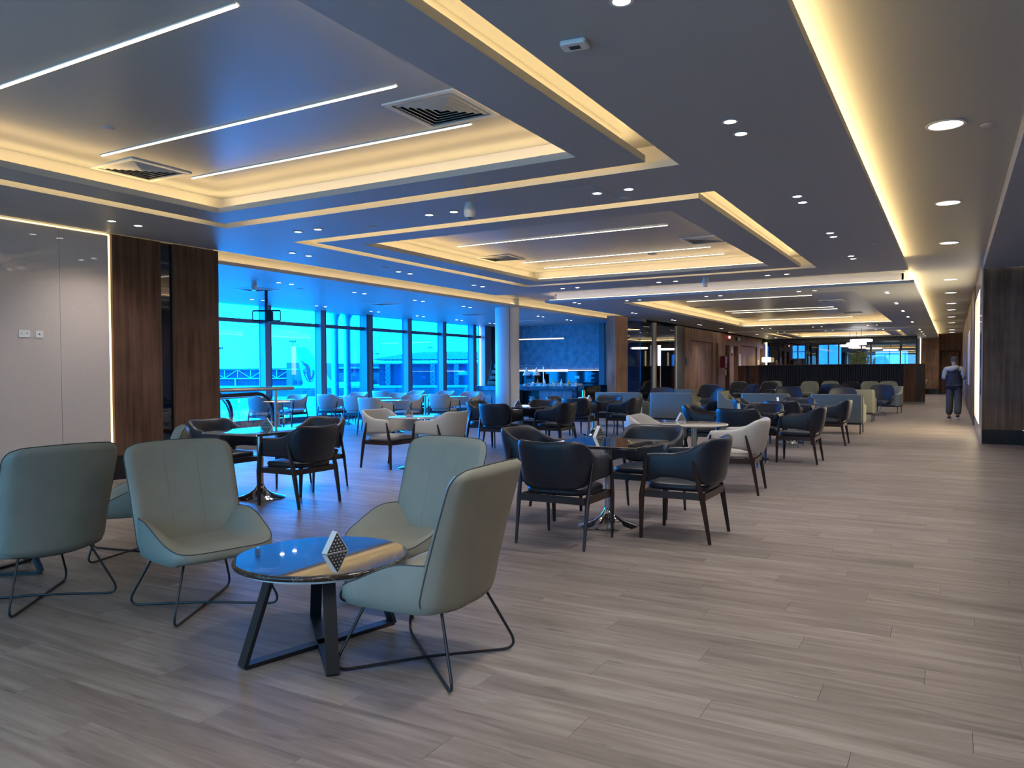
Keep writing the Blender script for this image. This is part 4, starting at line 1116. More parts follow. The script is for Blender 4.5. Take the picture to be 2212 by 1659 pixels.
MB().cushion(-.075, .075, -.055, .055, -.028, 0, .02, .008).build('body', M['white'], t); MB().box(-.03, .03, -.02, .02, -.031, -.027).build('sensor_grille', M['black'], t)
for x, y, w in ((-4.50, 6.98, 'between the framed recesses'), (-4.2, 14.95, 'near the far edge of the first island'), (-12.07, 10.81, 'over the window bay')):
    t = thing('ceiling_speaker', 'white cup shaped speaker hanging from the ceiling, ' + w, 'speaker', (x, y, ZS), 0, 'hanging cup speakers')
    MB().lathe([(.045, 0), (.062, -.07), (.060, -.13), (.045, -.16)], 24).build('body', M['white'], t, True, 40)
    MB().lathe([(.043, -.157), (.043, -.163)], 20).build('lens', M['blackglass'], t)
# screen bracket on a ceiling pole
t = thing('screen_bracket', 'black empty screen mounting frame hanging on a ceiling pole in the bay', 'tv mount', (-13.0, 11.98, 0), radians(30))
MB().bar((0, 0, ZS), (0, 0, 2.48), .05, .05, (0, 1, 0)).build('pole', M['black'], t)
MB().bar((-.30, 0, 2.52), (.30, 0, 2.52), .02, .035).bar((-.30, 0, 2.74), (.30, 0, 2.74), .02, .035).bar((-.30, 0, 2.52), (-.30, 0, 2.74), .02, .02, (0, 1, 0)).bar((.30, 0, 2.52), (.30, 0, 2.74), .02, .02, (0, 1, 0)).box(-.02, .14, -.03, .05, 2.50, 2.72).build('mounting_frame', M['black'], t)

# =================================================================== WALL FITTINGS
def outlet(y, z, w, h, label):
    t = thing('wall_socket', label, 'socket', (XW, y, z), 0)
    MB().box(0, .008, -w / 2, w / 2, -h / 2, h / 2).build('cover_plate', M['white'], t)
    return t
t = outlet(5.045, 1.86, .125, .085, 'wide white double socket on the beige wall')
mb = MB()
for y in (-.032, .0, .034):
    mb.cyl((.008, y, 0), .004, .001, 6)
MB().box(.008, .009, -.045, -.02, -.008, .010).build('socket_insert', M['column'], t)
for y, z in ((.022, .006), (.036, .006), (-.04, -.004)): MB().box(.0085, .0095, y - .004, y + .004, z - .004, z + .004).build('socket_hole', M['black'], t)
t = outlet(5.215, 1.86, .088, .085, 'small square white socket right of the wide one')
MB().box(.008, .0095, -.008, .008, -.008, .008).build('socket_hole', M['black'], t)
for z, w in ((.62, 'upper'), (.02, 'x')): pass
def on_wood(y0, y1, z0, z1, name, m, label, cat, dep=.08):
    t = thing(name, label, cat, (-9.597, (y0 + y1) / 2, (z0 + z1) / 2)); a, b = (y1 - y0) / 2, (z1 - z0) / 2
    MB().cushion(0, dep, -a, a, -b, b, .01, .004).build('body', M[m], t); return t, a, b
t, a, b = on_wood(37.72, 38.52, 2.94, 3.10, 'exit_sign', 'redsign', 'small red illuminated exit sign over the first wall opening', 'sign')
def text(body, size, loc, rot, m, parent, name='lettering', ext=.002):
    cu = bpy.data.curves.new('tx', 'FONT'); cu.body = body; cu.size = size; cu.align_x = 'CENTER'; cu.align_y = 'CENTER'; cu.extrude = ext
    ob = bpy.data.objects.new('tx', cu); COL.objects.link(ob)
    dg = bpy.context.evaluated_depsgraph_get(); me = bpy.data.meshes.new_from_object(ob.evaluated_get(dg))
    bpy.data.objects.remove(ob); me.materials.clear(); me.materials.append(m); me.name = name
    o = link(name, me, parent, loc); o.rotation_euler = rot; return o
text('EXIT', .16, (.083, 0, 0), (pi / 2, 0, pi / 2), M['disc_big'], t)
t, a, b = on_wood(36.72, 37.12, 1.53, 2.08, 'fire_hose_cabinet', 'red', 'dark red fire cabinet on the walnut wall', 'fire cabinet', .22)
MB().box(.22, .225, -.02, .14, -.05, .18).build('label_plate', M['white'], t); MB().box(.225, .228, .02, .09, .0, .14).build('pictogram', M['black'], t)
t = thing('fire_extinguisher', 'small fire extinguisher hanging below the red cabinet', 'fire extinguisher', (-9.5, 37.25, 1.16))
MB().lathe([(.05, 0), (.055, .01), (.055, .24), (.03, .29), (.015, .31)], 20).build('cylinder', M['steel'], t, True, 40); MB().box(-.015, .05, -.01, .01, .30, .33).build('handle', M['black'], t)
for y, w in ((39.75, 'nearer'), (46.0, 'farther')):
    t = thing('emergency_lamp', 'round white wall lamp high on the walnut wall, the %s' % w, 'wall lamp', (-9.6, y, 3.0), 0, 'round wall lamps')
    MB().cushion(0, .08, -.10, .05, -.10, .10, .02, .01).build('bracket', M['black'], t); MB().ell((.12, .08, 0), .10, .12, .11, 18, 12).build('globe', M['porcelain'], t, True)
on_wood(38.80, 39.04, 2.28, 2.56, 'notice', 'white', 'small white notice between the two wall openings', 'notice', .01)
on_wood(38.84, 39.02, 2.14, 2.24, 'alarm_call_point', 'red', 'small red alarm button under the white notice', 'alarm button', .04)
on_wood(40.34, 40.74, .9, 2.25, 'banner', 'white', 'tall pale banner beside the second opening', 'banner', .02)
on_wood(44.72, 45.1, .9, 2.0, 'banner', 'white', 'tall pale banner beside the last opening', 'banner', .02)
on_wood(31.22, 31.36, 1.62, 1.92, 'card_reader', 'black', 'black card reader left of the walnut double door', 'card reader', .03)
t = thing('security_camera', 'small dark security camera on the walnut pier by the glass front', 'camera', (-9.62, 24.83, 2.58))
MB().cyl((0, 0, -.02), .05, .06, 16).build('mount', M['white'], t, True); MB().ell((.0, .02, -.04), .05, .05, .045, 14, 10).build('dome', M['blackglass'], t, True)
# wall lamp cluster behind the screen
t = thing('wall_sconce', 'cluster of small warm glowing lamp shades behind the slatted screen', 'wall lamp', (-9.3, 45.5, 2.0))
for k, dx in enumerate((-.42, -.10, .16)): MB().lathe([(.07 if k else .05, -.14), (.12 if k else .06, -.10), (.12 if k else .06, .12), (.08, .15)], 16, (dx, 0, 0)).build('lamp_shade', M['bulb'], t, True)

# =================================================================== RAILING AND ESCALATOR
t = thing('handrail', 'brushed steel handrail with a glass panel beside the walnut wall end', 'railing', (-9.95, 7.75, 0))
MB().tube([(0, .05, 1.12), (0, 1.98, 1.12), (0, 2.0, 1.12)], [.033, .033, .026], 16).build('rail', M['steel'], t, True)
MB().cyl((0, 1.60, 0), .024, 1.09, 16).build('post', M['steel'], t, True)
MB().box(-.006, .006, .1, 1.92, .08, 1.0).build('glass_panel', M['clear'], t)
def escal(x, y0, y1, label):
    t = thing('escalator_balustrade', label, 'escalator', (x, y0, 0), 0, 'escalator balustrades')
    L = y1 - y0; pts = [(0, 0, .62), (0, L * .25, .86), (0, L * .5, .98)] + [(0, L - .42 + .42 * sin(a), .56 + .44 * cos(a)) for a in [k * pi / 10 for k in range(0, 8)]]
    MB().tube(pts, .032, 10).build('moving_handrail', M['black'], t, True); MB().tube([(p[0], p[1] - .05, p[2] - .05) for p in pts], .018, 8).build('rail_guide', M['steel'], t, True)
    prof = [(p[1] - .06, p[2] - .07) for p in pts]; prof = [(0, .1)] + prof + [(prof[-1][0], .1)]
    MB().loft([[(-.005, y, z) for y, z in prof], [(.005, y, z) for y, z in prof]]).build('glass_panel', M['clear'], t)
    MB().box(-.08, .08, 0, L - .25, 0, .16).build('skirt', M['steel'], t)
escal(-11.35, 8.2, 10.62, 'curved escalator balustrade with black handrail nearer the camera')
escal(-12.45, 8.3, 10.55, 'curved escalator balustrade with black handrail farther from the camera')
t = thing('stair_guard', 'curved grey tubular guard with rungs at the walnut wall end', 'railing', (-12.0, 8.6, 0))
MB().tube(rounded_path([(0, -.7, .84), (0, .12, .84), (0, .22, .0)], .2, 8), .035, 10).build('frame_tube', M['steel'], t, True)
for k in range(4): MB().tube([(0, -.7, .2 + .16 * k), (0, .16, .2 + .16 * k)], .016, 8).build('rung', M['steel'], t, True)

# =================================================================== BUFFET
t = thing('buffet_island', 'long buffet counter with dark veined marble top and grey wood front', 'counter', (0, 0, 0))
MB().box(-14.0, -10.25, 22.0, 22.9, .78, .92).build('worktop', M['marblec'], t)
MB().box(-10.42, -10.25, 22.02, 22.88, .0, .78).build('side_slab', M['marblec'], t)
MB().box(-14.0, -12.45, 22.06, 22.86, .08, .78).build('front_panel', M['greywood'], t)
MB().box(-11.6, -10.42, 22.06, 22.86, .08, .78).build('front_panel', M['greywood'], t)
MB().box(-12.45, -11.6, 22.5, 22.86, .08, .78).build('niche_back', M['black'], t)
MB().box(-12.45, -11.6, 22.08, 22.5, .28, .31).build('shelf', M['greywood'], t)
MB().box(-14.0, -10.45, 22.12, 22.8, 0, .08).build('plinth', M['black'], t)
t = thing('back_counter', 'dark counter along the buffet wall', 'counter', (0, 0, 0))
MB().box(-15.0, -11.5, 26.1, 26.76, .86, .90).build('worktop', M['marblec'], t); MB().box(-15.0, -11.5, 26.15, 26.76, 0, .86).build('cabinet_body', M['black'], t)
t = thing('service_counter', 'black service counter right of the buffet island', 'counter', (0, 0, 0))
MB().box(-10.15, -9.95, 21.9, 23.2, 0, .93).build('cabinet_body', M['blackglass'], t)
t = thing('side_counter', 'black counter behind the right end of the buffet', 'counter', (0, 0, 0))
MB().box(-11.0, -10.15, 24.2, 25.0, 0, .93).build('cabinet_body', M['blackglass'], t)
for k in range(9):
    r = .11 + .004 * ((k * 7) % 3)
    o = MB().lathe([(r * .5, 0), (r, .022), (r, .028), (r * .5, .012)], 24).build('plate', M['porcelain'], None, True, 30, loc=(-11.95 + .012 * ((k * 5) % 4 - 1.5), 22.26, .311 + .03 * k))
    tag(o, 'white plate in the uneven stack in the buffet niche, %s from the bottom' % ORD[k], 'plate', 'stacked plates in the buffet niche')
t = thing('heat_lamp_rack', 'steel rack carrying two white bell heat lamps over the buffet', 'heat lamp', (-12.2, 22.82, .921))
MB().tube(rounded_path([(-.75, 0, 0), (-.75, 0, .66), (.36, 0, .66), (.36, 0, 0)], .05, 4), .018, 8).build('rack_frame', M['steel'], t, True)
for x in (-.28, .10): MB().lathe([(.015, .62), (.03, .56), (.05, .50), (.10, .42), (.13, .35), (.125, .34)], 24, (x, 0, -.0)).build('lamp_shade', M['porcelain'], t, True)
t = thing('display_stand', 'tiered stand with wicker baskets left of the round column', 'display stand', (-13.55, 22.5, .923))
for k in range(4):
    MB().bar((-.28 + .05 * k, .12 * k / 2, .02 + .19 * k), (.34, .12 * k / 2, .02 + .19 * k), .26, .015).build('shelf', M['black'], t)
    MB().cushion(-.22 + .05 * k, .30, -.10 + .06 * k, .12 + .06 * k, .035 + .19 * k, .15 + .19 * k, .03, .01).build('basket', M['wicker'], t)
MB().bar((-.34, .1, 0), (-.16, .1, .8), .02, .02).build('upright', M['black'], t)
rb = random.Random(11)
kinds = ['bowl', 'tray', 'bottle', 'jar', 'dish', 'bottle', 'tray', 'cup', 'dish', 'bowl', 'bottle', 'tray', 'jar', 'dish', 'bowl', 'bottle', 'cup', 'tray', 'bottle', 'dish', 'bowl', 'jar']
xs_ = [-12.15 + .086 * i for i in range(22)]
cnt = {}
for i, kd in enumerate(kinds):
    cnt[kd] = cnt.get(kd, 0); y = 22.18 + .25 * (i % 3); loc = (xs_[i], y, .9205); oi = ORD[cnt[kd]]; cnt[kd] += 1
    if kd == 'bowl':
        t = thing('bowl', 'white bowl on the buffet counter, %s from the left' % oi, 'bowl', loc, 0, 'bowls on the buffet'); MB().lathe([(.04, 0), (.085, .05), (.09, .07), (.08, .055)], 20).build('body', M['porcelain'], t, True, 40); MB().ell((0, 0, .055), .07, .07, .025).build('food', M['green' if i % 2 else 'food'], t, True)
    elif kd == 'tray':
        t = thing('serving_tray', 'white raised serving tray of food on the buffet, %s from the left' % oi, 'tray', loc, 0, 'serving trays on the buffet'); MB().cushion(-.13, .13, -.09, .09, .07, .085, .02, .004).box(-.05, .05, -.05, .05, 0, .07).build('body', M['porcelain'], t)
        for q in range(4): MB().ell((-.09 + .06 * q, .01 * (q % 2), .10), .028, .05, .02, 10, 6).build('pastry', M['food'], t, True)
    elif kd == 'bottle':
        t = thing('bottle', 'slim bottle on the buffet counter, %s from the left' % oi, 'bottle', loc, 0, 'bottles on the buffet'); MB().lathe([(.03, 0), (.032, .01), (.032, .13), (.012, .18), (.012, .22)], 16).build('body', M['amber' if i % 4 == 2 else 'porcelain'], t, True, 40); MB().cyl((0, 0, .22), .014, .02, 12).build('cap', M['black'], t)
    elif kd == 'jar':
        t = thing('jar', 'white lidded jar on the buffet counter, %s from the left' % oi, 'jar', loc, 0, 'jars on the buffet'); MB().lathe([(.04, 0), (.045, .02), (.045, .09)], 20).build('body', M['porcelain'], t, True, 40); MB().lathe([(.047, .09), (.047, .10), (.03, .12), (.008, .125), (.008, .14)], 20).build('lid', M['steel'], t, True, 40)
    elif kd == 'dish':
        t = thing('dish', 'low pale dish on the buffet counter, %s from the left' % oi, 'dish', loc, 0, 'dishes on the buffet'); MB().cushion(-.075, .075, -.06, .06, 0, .04, .02, .006).build('body', M['porcelain'], t); MB().cushion(-.06, .06, -.045, .045, .038, .05, .02, .004).build('food', M['food' if i % 2 else 'green'], t)
    else:
        t = thing('cup', 'white cup on the buffet counter, %s from the left' % oi, 'cup', loc, 0, 'cups on the buffet'); MB().lathe([(.025, 0), (.038, .07), (.036, .07), (.024, .008)], 18).build('body', M['porcelain'], t, True, 40); MB().tube([(.036, 0, .055), (.06, 0, .045), (.055, 0, .02), (.03, 0, .015)], .004, 6).build('handle', M['porcelain'], t, True)
t = thing('coffee_machine', 'black coffee machine on the back counter by the splashback', 'coffee machine', (-14.2, 26.4, .90))
MB().cushion(-.25, .25, -.2, .25, 0, .40, .03, .01).build('body', M['black'], t); MB().box(-.18, .18, -.21, -.2, .22, .34).build('display', M['darkglass'], t)
t = thing('wall_socket', 'white double socket on the buffet splashback', 'socket', (-12.45, 26.80, 1.17)); MB().box(-.09, .09, -.01, 0, -.05, .05).build('cover_plate', M['white'], t); MB().box(-.03, .03, -.012, -.01, -.02, .02).build('socket_insert', M['column'], t)
t = thing('linear_pendant', 'long thin glowing pendant bar over the buffet', 'pendant lamp', (-13.1, 24.6, 2.56), radians(0))
MB().tube([(-1.25, 0, 0), (1.15, 0, 0)], .022, 12).build('diffuser', M['led_soft'], t, True)
for x in (-.9, -.45, .25, .65): MB().cyl((x, 0, .02), .003, ZS - 2.58, 6).build('cord', M['steel'], t)
# pale bin at the buffet end
t = thing('waste_bin', 'pale round bin right of the buffet island', 'bin', (-9.55, 21.0, 0)); MB().lathe([(.15, 0), (.17, .02), (.17, .6), (.15, .62)], 24).build('body', M['white'], t, True, 30); MB().lathe([(.05, .62), (.05, .8), (.03, .84)], 16).build('lid', M['steel'], t, True)
# suitcase chair at the corridor end
t = tub(-1.45, 41.5, 200, 'pale armchair beyond the right end of the slatted screen', True)

# =================================================================== OUTSIDE (airport), built in a frame turned with the apron
EX = radians(29.7357)
def ext(name, label, cat, D, group=None):
    t = thing(name, label, cat, (-sin(EX) * D, cos(EX) * D, 0), EX, group); return t
apron = MB().box(-260, 120, -70, 330, -1.6, -1.2)
o = apron.build('apron', M['asphalt'], None, loc=(-sin(EX) * 85, cos(EX) * 85, 0)); o.rotation_euler = (0, 0, EX); o['kind'] = 'structure'
t = ext('parapet_wall', 'long low parapet with pale coping across the apron', 'wall', 85)
MB().box(-60, 14, 0, .5, -1.2, -.30).build('wall_face', M['concrete'], t); MB().box(-60, 14, -.15, .65, -.30, -.06).build('coping', M['extwhite'], t)
for k in range(3): MB().box(-60, 14, -.05, 0, -1.05 + .2 * k, -1.0 + .2 * k).build('groove', M['extdark'], t)
t = ext('terminal_hall', 'long low terminal hall with white roof trusses at the far left', 'building', 160)
MB().box(-110, -46.5, 0, 20, -1.4, 2.2).build('wall', M['extdark'], t)
MB().box(-110, -46.5, -.4, 0, 2.0, 2.4).box(-110, -46.5, -.4, -.1, .20, .45).build('beam', M['extmid'], t)
for i in range(12):
    x = -62.2 + 2.7 * i - 16.2; 
    MB().bar((x, -.3, .4), (x, -.3, 2.1), .16, .16, (0, 1, 0)).build('truss_post', M['extwhite'], t)
    MB().bar((x, -.3, .4 if i % 2 else 2.1), (x + 2.7, -.3, 2.1 if i % 2 else .4), .14, .14, (0, 1, 0)).build('truss_diagonal', M['extwhite'], t)
MB().box(-110, -46.5, -.5, -.3, .2, .42).build('bottom_chord', M['extwhite'], t)
for x in (-78, -70, -62.0, -57.4, -50.3): MB().box(x, x + .3, -.5, -.2, -1.4, .2).build('column', M['extwhite'], t)
t = ext('vent_building', 'pinkish concrete block with round dark vents left of the aircraft tail', 'building', 156)
MB().box(-45.6, -38.5, 0, 9, -1.4, 3.5).build('wall', M['concrete'], t)
for x in (-43.9, -42.6, -41.3): MB().lathe([(.42, 0), (.42, .2)], 20).build('round_vent', M['extdark'], t, True, 30).matrix_local = Matrix.Translation((x, -.2, -.45)) @ Matrix.Rotation(radians(-90), 4, 'X')
MB().box(-41.2, -40.0, -.1, 0, 1.2, 3.2).build('recess', M['extmid'], t)
t = ext('concourse_building', 'long concourse building with white roof edge right of the aircraft tail', 'building', 172)
MB().box(-41.0, -26, 0, 15, -1.4, 1.4).build('wall', M['concrete'], t); MB().box(-41.5, -26, .3, 15, 1.4, 2.3).build('upper_wall', M['extdark'], t)
MB().box(-41.8, -25.6, -.4, 15.4, 2.3, 2.7).build('roof_edge', M['extwhite'], t); MB().box(-41.5, -26, 0, 14, 2.7, 3.5).build('parapet', M['extmid'], t)
for x in (-38.6, -36.0, -33.0, -30.6, -29.0): MB().lathe([(.42, 0), (.42, .2)], 20).build('round_vent', M['extdark'], t, True, 30).matrix_local = Matrix.Translation((x, -.2, -.6)) @ Matrix.Rotation(radians(-90), 4, 'X')
t = ext('tent_terminal', 'terminal with pale domed roof, truss fascia and dark glass between pylons', 'building', 150)
MB().box(-26.0, 4, 1, 14, -1.4, 3.1).build('glazed_wall', M['extdark'], t)
roof = [(-26.5, 4.2), (-23.8, 4.6), (-21, 5.05), (-17, 5.35), (-11, 5.4), (-3, 5.2), (4, 5.1)]
MB().loft([[(x, y, z) for x, z in [(-27.2, 3.9)] + roof + [(4, 3.9)]] for y in (0.2, 14)]).build('roof', M['extwhite'], t)
MB().box(-27.4, 4, -.2, .2, 3.05, 3.30).box(-26.2, 4, -.2, .2, 3.95, 4.15).build('fascia_chord', M['extwhite'], t)
mb = MB()
for i in range(40):
    x = -27 + .78 * i; mb.bar((x, 0, 3.1), (x + .39, 0, 4.05), .09, .09, (0, 1, 0)); mb.bar((x + .39, 0, 4.05), (x + .78, 0, 3.1), .09, .09, (0, 1, 0))
tag(mb.build('fascia_lattice', M['extwhite'], t), kind='stuff')
for x in (-24.6, -15.9, -11.3, -6.6): 
    MB().box(x, x + .95, -.1, .8, -1.4, 3.1).build('pylon', M['extmid'], t)
    m2 = MB()
    for q in range(5): m2.bar((x, -.15, -1.3 + .88 * q), (x + .95, -.15, -.42 + .88 * q), .08, .08, (0, 1, 0)); m2.bar((x + .95, -.15, -1.3 + .88 * q), (x, -.15, -.42 + .88 * q), .08, .08, (0, 1, 0))
    m2.build('pylon_lattice', M['extwhite'], t)
t = ext('aircraft', 'white aircraft tail fin with a curling red emblem', 'aircraft', 148)
fin = [(-41.4, 6.3), (-39.4, 6.3), (-38.2, 4.6), (-34.0, -1.3), (-40.0, -1.3), (-40.7, 2.4)]
MB().loft([[(x, y, z) for x, z in fin] for y in (0, .35)]).build('tail_fin', M['plane'], t)
MB().box(-44.0, -40.6, -1.2, 1.6, 2.05, 2.2).build('tailplane', M['plane'], t)
MB().lathe([(.1, 0), (1.0, .5), (1.3, 2.0), (1.4, 12)], 24).build('fuselage', M['plane'], t, True, 40).matrix_local = Matrix.Translation((-41.0, 1.2, -1.75)) @ Matrix.Rotation(radians(90), 4, 'Y')
def crv(pts, n=10):
    out = []
    P = [pts[0]] + pts + [pts[-1]]
    for i in range(1, len(P) - 2):
        for k in range(n):
            q = k / n; a, b, c, d = P[i - 1], P[i], P[i + 1], P[i + 2]
            out.append(tuple(.5 * ((2 * b[j]) + (-a[j] + c[j]) * q + (2 * a[j] - 5 * b[j] + 4 * c[j] - d[j]) * q * q + (-a[j] + 3 * b[j] - 3 * c[j] + d[j]) * q ** 3) for j in range(2)))
    out.append(pts[-1]); return out
lg = tag(thing('x', '', ''), None); bpy.data.objects.remove(lg)
def px2(px, py): return ((px - 1106) / 1667 * 148, 1.38 + (806 - py) * 148 / 1667)
strokes = [([(651, 779), (657, 785), (664, 790), (668, 800), (668, 812), (671, 818), (675, 815), (677, 808), (677, 800)], (.1, .35, .45, .36, .30)),
           ([(652, 786), (659, 790), (663, 798), (664, 810), (668, 821), (673, 824), (679, 819)], (.08, .22, .25, .20, .06)),
           ([(661, 797), (657, 799), (656, 804), (659, 807), (660, 803), (658, 802)], (.10, .18, .18, .15, .10)),
           ([(656, 800), (659, 812), (664, 822), (671, 826)], (.12, .18, .14, .04))]
for st, ws in strokes:
    c = crv([px2(*p) for p in st]); n = len(c); rs = []
    for i in range(n):
        q = i / (n - 1) * (len(ws) - 1); k = min(int(q), len(ws) - 2); rs.append(.62 * (ws[k] * (1 - (q - k)) + ws[k + 1] * (q - k)))
    L1, L2 = [], []
    for i in range(n):
        a = c[max(i - 1, 0)]; b = c[min(i + 1, n - 1)]; dx, dz = b[0] - a[0], b[1] - a[1]; l = hypot(dx, dz) or 1
        nx, nz = -dz / l, dx / l; L1.append((c[i][0] + nx * rs[i], c[i][1] + nz * rs[i])); L2.append((c[i][0] - nx * rs[i], c[i][1] - nz * rs[i]))
    vs = [(x, -.03, z) for x, z in L1] + [(x, -.03, z) for x, z in L2]
    MB().add(vs, [(i, i + 1, n + i + 1, n + i) for i in range(n - 1)]).build('tail_emblem', M['logo'], t)
for px, D, zt, w in ((633, 140, 7.0, 'behind the concrete block'), (816, 200, 6.2, 'left of the domed terminal'), (930, 190, 7.4, 'behind the domed terminal roof'), (474, 120, 5.2, 'at the far left window edge')):
    t = ext('light_mast', 'tall thin apron light mast ' + w, 'light mast', D, 'apron light masts'); x = (px - 1106) / 1667 * D
    MB().bar((x, 0, -1.2), (x, 0, zt), .12, .12, (0, 1, 0)).build('pole', M['extdark'], t)
    for k in range(4): MB().box(x - .58 + k * .32, x - .36 + k * .32, -.1, .1, zt, zt + .3).build('floodlight', M['extdark'], t)
    MB().box(x - .58, x + .58, -.06, .06, zt - .08, zt + .02).build('crossbar', M['extdark'], t)
# outdoor round pipes just beyond the glass
for (x, y, w) in ((-17.0, 18.46, 'left of the two'), (-17.0, 19.04, 'right of the two')):
    t = thing('outdoor_column', 'round pale outdoor column behind the glass, the ' + w, 'column', (x, y, 0), 0, 'outdoor columns')
    MB().lathe([(.115, -1.2), (.115, 3.0), (.13, 3.12), (.18, 3.22), (.19, 3.26)], 28).build('shaft', M['column'], t, True, 40)
t = thing('boarding_bridge', 'white boarding bridge arm with a curved support outside the last windows', 'boarding bridge', (-sin(EX) * 60, cos(EX) * 60, 0), EX)
MB().bar((-4.4, 0, -1.2), (-2.9, 0, 1.2), .09, .09).build('strut', M['extwhite'], t); MB().cushion(-4.2, -3.5, 0, .6, 1.15, 1.45, .1, .05).build('cab', M['extwhite'], t); MB().tube(rounded_path([(-3.6, 0, 1.35), (-2.9, 0, 1.35), (-2.9, 0, 2.1), (-3.4, 0, 2.15)], .2, 5), .04, 6).build('curved_arm', M['extwhite'], t, True)

# =================================================================== PEOPLE
def skin_mesh(name, verts, edges, rad, root, mats, sub=2, face_mat=None):
    me = bpy.data.meshes.new('sk'); me.from_pydata(verts, edges, []); me.update()
    ob = bpy.data.objects.new('sk', me); COL.objects.link(ob)
    md = ob.modifiers.new('s', 'SKIN'); md.use_smooth_shade = True; md.branch_smoothing = .6
    for i, v in enumerate(me.skin_vertices[0].data): v.radius = rad[i] if isinstance(rad[i], tuple) else (rad[i], rad[i]); v.use_root = (i == root)
    s = ob.modifiers.new('b', 'SUBSURF'); s.levels = sub; s.render_levels = sub
    dg = bpy.context.evaluated_depsgraph_get(); m2 = bpy.data.meshes.new_from_object(ob.evaluated_get(dg)); bpy.data.objects.remove(ob); bpy.data.meshes.remove(me)
    m2.name = name; m2.materials.clear()
    for m in mats: m2.materials.append(m)
    if face_mat:
        for p in m2.polygons: p.material_index = face_mat(p.center)
    m2.polygons.foreach_set('use_smooth', [True] * len(m2.polygons)); return m2
def person(loc, rz, label, pose, hood=True):
    t = thing('person', label, 'person', loc, radians(rz))
    # local: faces +y, z up, height about 1.74
    stride = pose.get('stride', 0)
    hipL, hipR = (-.09, 0, .93), (.09, 0, .93)
    kL, kR = (-.10, .02, .50), (.105, -.02 + .02, .50)
    aL, aR = (-.115, .06 * stride + .0, .09), (.10, -.16 * stride, .10 + .05 * stride)
    shL, shR = (-.19, -.01, 1.42), (.19, -.01, 1.42)
    if pose['arms'] == 'front': elL, elR, haL, haR = (-.24, -.03, 1.15), (.24, -.03, 1.15), (-.09, .24, 1.20), (.09, .24, 1.20)
    else: elL, elR, haL, haR = (-.25, -.01, 1.13), (.25, -.01, 1.13), (-.25, .06, .88), (.25, .06, .88)
    V = [(0, 0, .98), (0, .01, 1.15), (0, 0, 1.33), (0, -.01, 1.44), (0, .0, 1.50), (0, .02, 1.57), (0, .03, 1.66),
         shL, elL, haL, shR, elR, haR, hipL, kL, aL, hipR, kR, aR, (aL[0], aL[1] + .15, .035), (aR[0], aR[1] + .15, .035)]
    E_ = [(0, 1), (1, 2), (2, 3), (3, 4), (4, 5), (5, 6), (3, 7), (7, 8), (8, 9), (3, 10), (10, 11), (11, 12), (0, 13), (13, 14), (14, 15), (0, 16), (16, 17), (17, 18), (15, 19), (18, 20)]
    Rd = [(.15, .10), (.13, .095), (.15, .11), (.09, .07), .052, (.075, .09), (.070, .085), .062, .045, .030, .062, .045, .030, .085, .060, .042, .085, .060, .042, .032, .032]
    # fingers on the same surface
    for hx, h in ((-1, 9), (1, 12)):
        hb = Vector(V[h]); d = (hb - Vector(V[h - 1])).normalized(); palm = hb + d * .05; V.append(tuple(palm)); E_.append((h, len(V) - 1)); Rd.append((.034, .018)); pi_ = len(V) - 1
        side = Vector((1, 0, 0)) if pose['arms'] != 'front' else Vector((1, -.3, .2)).normalized()
        for k, ln in enumerate((.062, .072, .068, .052)):
            base = palm + side * (.012 * (k - 1.5) * 1.5); V.append(tuple(base + d * ln * .55)); E_.append((pi_, len(V) - 1)); Rd.append(.0085); V.append(tuple(base + d * ln + Vector((0, 0, .015)))); E_.append((len(V) - 2, len(V) - 1)); Rd.append(.0075)
        V.append(tuple(hb + side * -hx * .045 + d * .04)); E_.append((h, len(V) - 1)); Rd.append(.010)
    link('body', skin_mesh('body', V, E_, Rd, 0, [M['skin']]), t)
    # head details
    hd = MB().ell((0, .045, 1.635), .078, .098, .112, 22, 16).build('face', M['skin'], t, True)
    MB().ell((0, .148, 1.625), .011, .018, .022).build('nose', M['skin'], hd, True)
    for sx in (-1, 1):
        MB().ell((sx * .030, .128, 1.650), .012, .010, .008).build('eye', M['porcelain'], hd, True)
        MB().ell((sx * .078, .04, 1.63), .012, .02, .03).build('ear', M['skin'], hd, True)
    MB().ell((0, .134, 1.585), .024, .008, .006).build('mouth', M['redlip'], hd, True)
    if pose.get('glasses'):
        for sx in (-1, 1): MB().tube([(sx * .032 + .022 * cos(a), .148, 1.65 + .018 * sin(a)) for a in [2 * pi * k / 14 for k in range(14)]], .003, 5, True).build('glasses', M['black'], hd)
    # hair or cap
    mb = MB(); rings = []
    for i in range(9):
        a = pi / 2 * i / 8; rings.append([(.087 * cos(a) * cos(2 * pi * k / 24), .03 + .106 * cos(a) * sin(2 * pi * k / 24), 1.655 + .105 * sin(a) if i else 1.60 + (.05 if sin(2 * pi * k / 24) > .3 else 0)) for k in range(24)])
    rings[-1] = [(x * .2, .03 + (y - .03) * .2, z) for x, y, z in rings[-1]]
    mb.loft(rings).build(pose['hat'], M[pose['hatm']], t, True, 70)
    # clothes
    top = [(0, 0, .93), (0, .01, 1.08), (0, .0, 1.28), (0, -.015, 1.42), shL, elL, tuple(Vector(haL) * .94 + Vector(elL) * .06), shR, elR, tuple(Vector(haR) * .94 + Vector(elR) * .06), (0, 0, .80)]
    te = [(0, 1), (1, 2), (2, 3), (3, 4), (4, 5), (5, 6), (3, 7), (7, 8), (8, 9), (10, 0)]
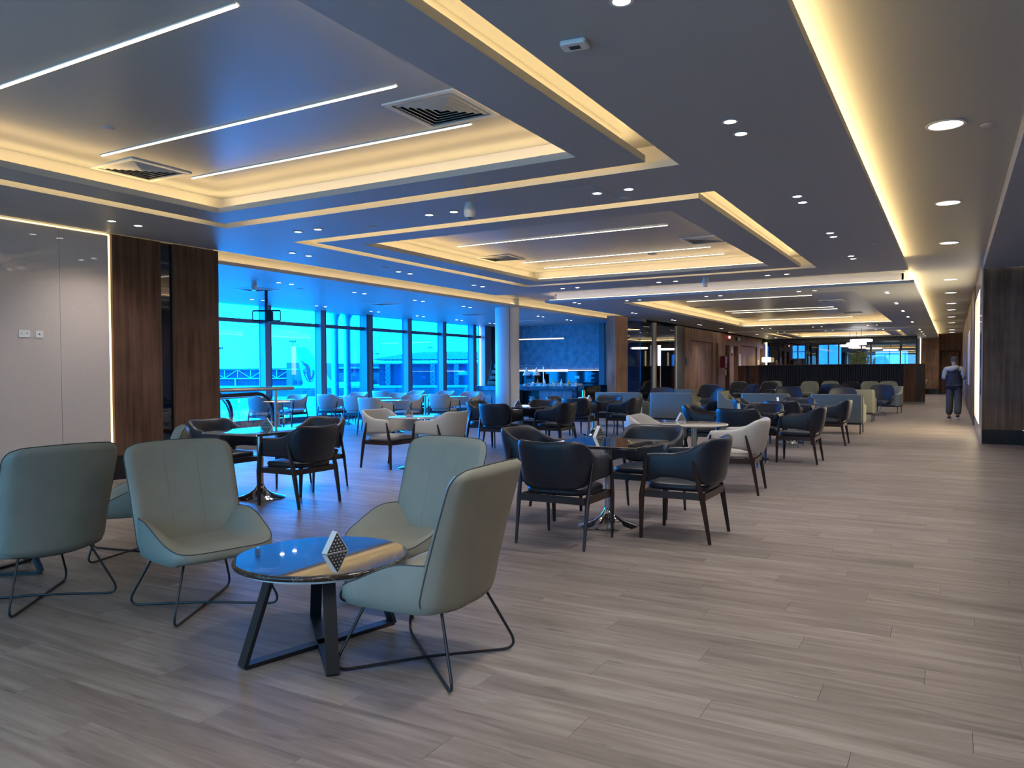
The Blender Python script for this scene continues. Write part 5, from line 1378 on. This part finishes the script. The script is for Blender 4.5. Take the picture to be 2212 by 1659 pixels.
    tr = [(.215, .15), (.205, .14), (.20, .14), (.12, .10), .088, .075, .055, .088, .075, .055, (.215, .15)]
    fm = (lambda c: 1 if (abs(c.x) > .165 + max(0, 1.30 - c.z) * .25 - max(0, c.z - 1.30) * .55) and c.z > .98 else 0) if hood else None
    link('jacket', skin_mesh('jacket', top, te, tr, 1, [M[pose['top']], M['fgrey']], 2, fm), t)
    if hood:
        MB().loft([[((.10 + .03 * sin(q)) * cos(2 * pi * k / 20) * s_, -.045 - .055 * q / pi * 1.2 + .085 * sin(2 * pi * k / 20) * s_, 1.50 - .075 * q + .02 * cos(2 * pi * k / 20)) for k in range(20)] for q, s_ in ((0, .75), (.4, .98), (.9, 1.05), (1.6, .9), (2.0, .55))]).build('hood', M['fgrey'], t, True, 80)
    tz = [(0, 0, .88), hipL, kL, (aL[0], aL[1], .12), hipR, kR, (aR[0], aR[1], .15)]
    link('trousers', skin_mesh('trousers', tz, [(0, 1), (1, 2), (2, 3), (0, 4), (4, 5), (5, 6)], [(.14, .11), .112, .100, .092, .112, .100, .092], 0, [M['trousers']]), t)
    for a, lift in ((aL, 0), (aR, .05 * stride)):
        s = MB().cushion(a[0] - .048, a[0] + .048, a[1] - .09, a[1] + .19, .0 + lift, .03 + lift, .045, .006).build('shoe_sole', M['sole'], t)
        MB().cushion(a[0] - .044, a[0] + .044, a[1] - .085, a[1] + .185, .028 + lift, .10 + lift, .042, .03, -.005).build('shoe', M['shoe'], t, True, 60)
    return t
M['redlip'] = mat('lip', (.35, .12, .10, 1), .5)
person((0.02, 24.4, 0), -3, 'person walking away down the corridor in navy hooded top, grey sleeves, dark cap', dict(arms='front', stride=1, hat='cap', hatm='cap', top='fnavy'))
person((-7.25, 37.9, .12), 178, 'person with glasses whose head shows above the slatted screen', dict(arms='down', stride=0, hat='hair', hatm='hair', top='fnavy', glasses=True), False)
t = thing('platform', 'low dark raised floor behind the slatted screen', 'platform', (0, 0, 0)); MB().box(-8.6, -4.6, 37.3, 39.2, 0, .118).build('deck', M['woodr'], t)
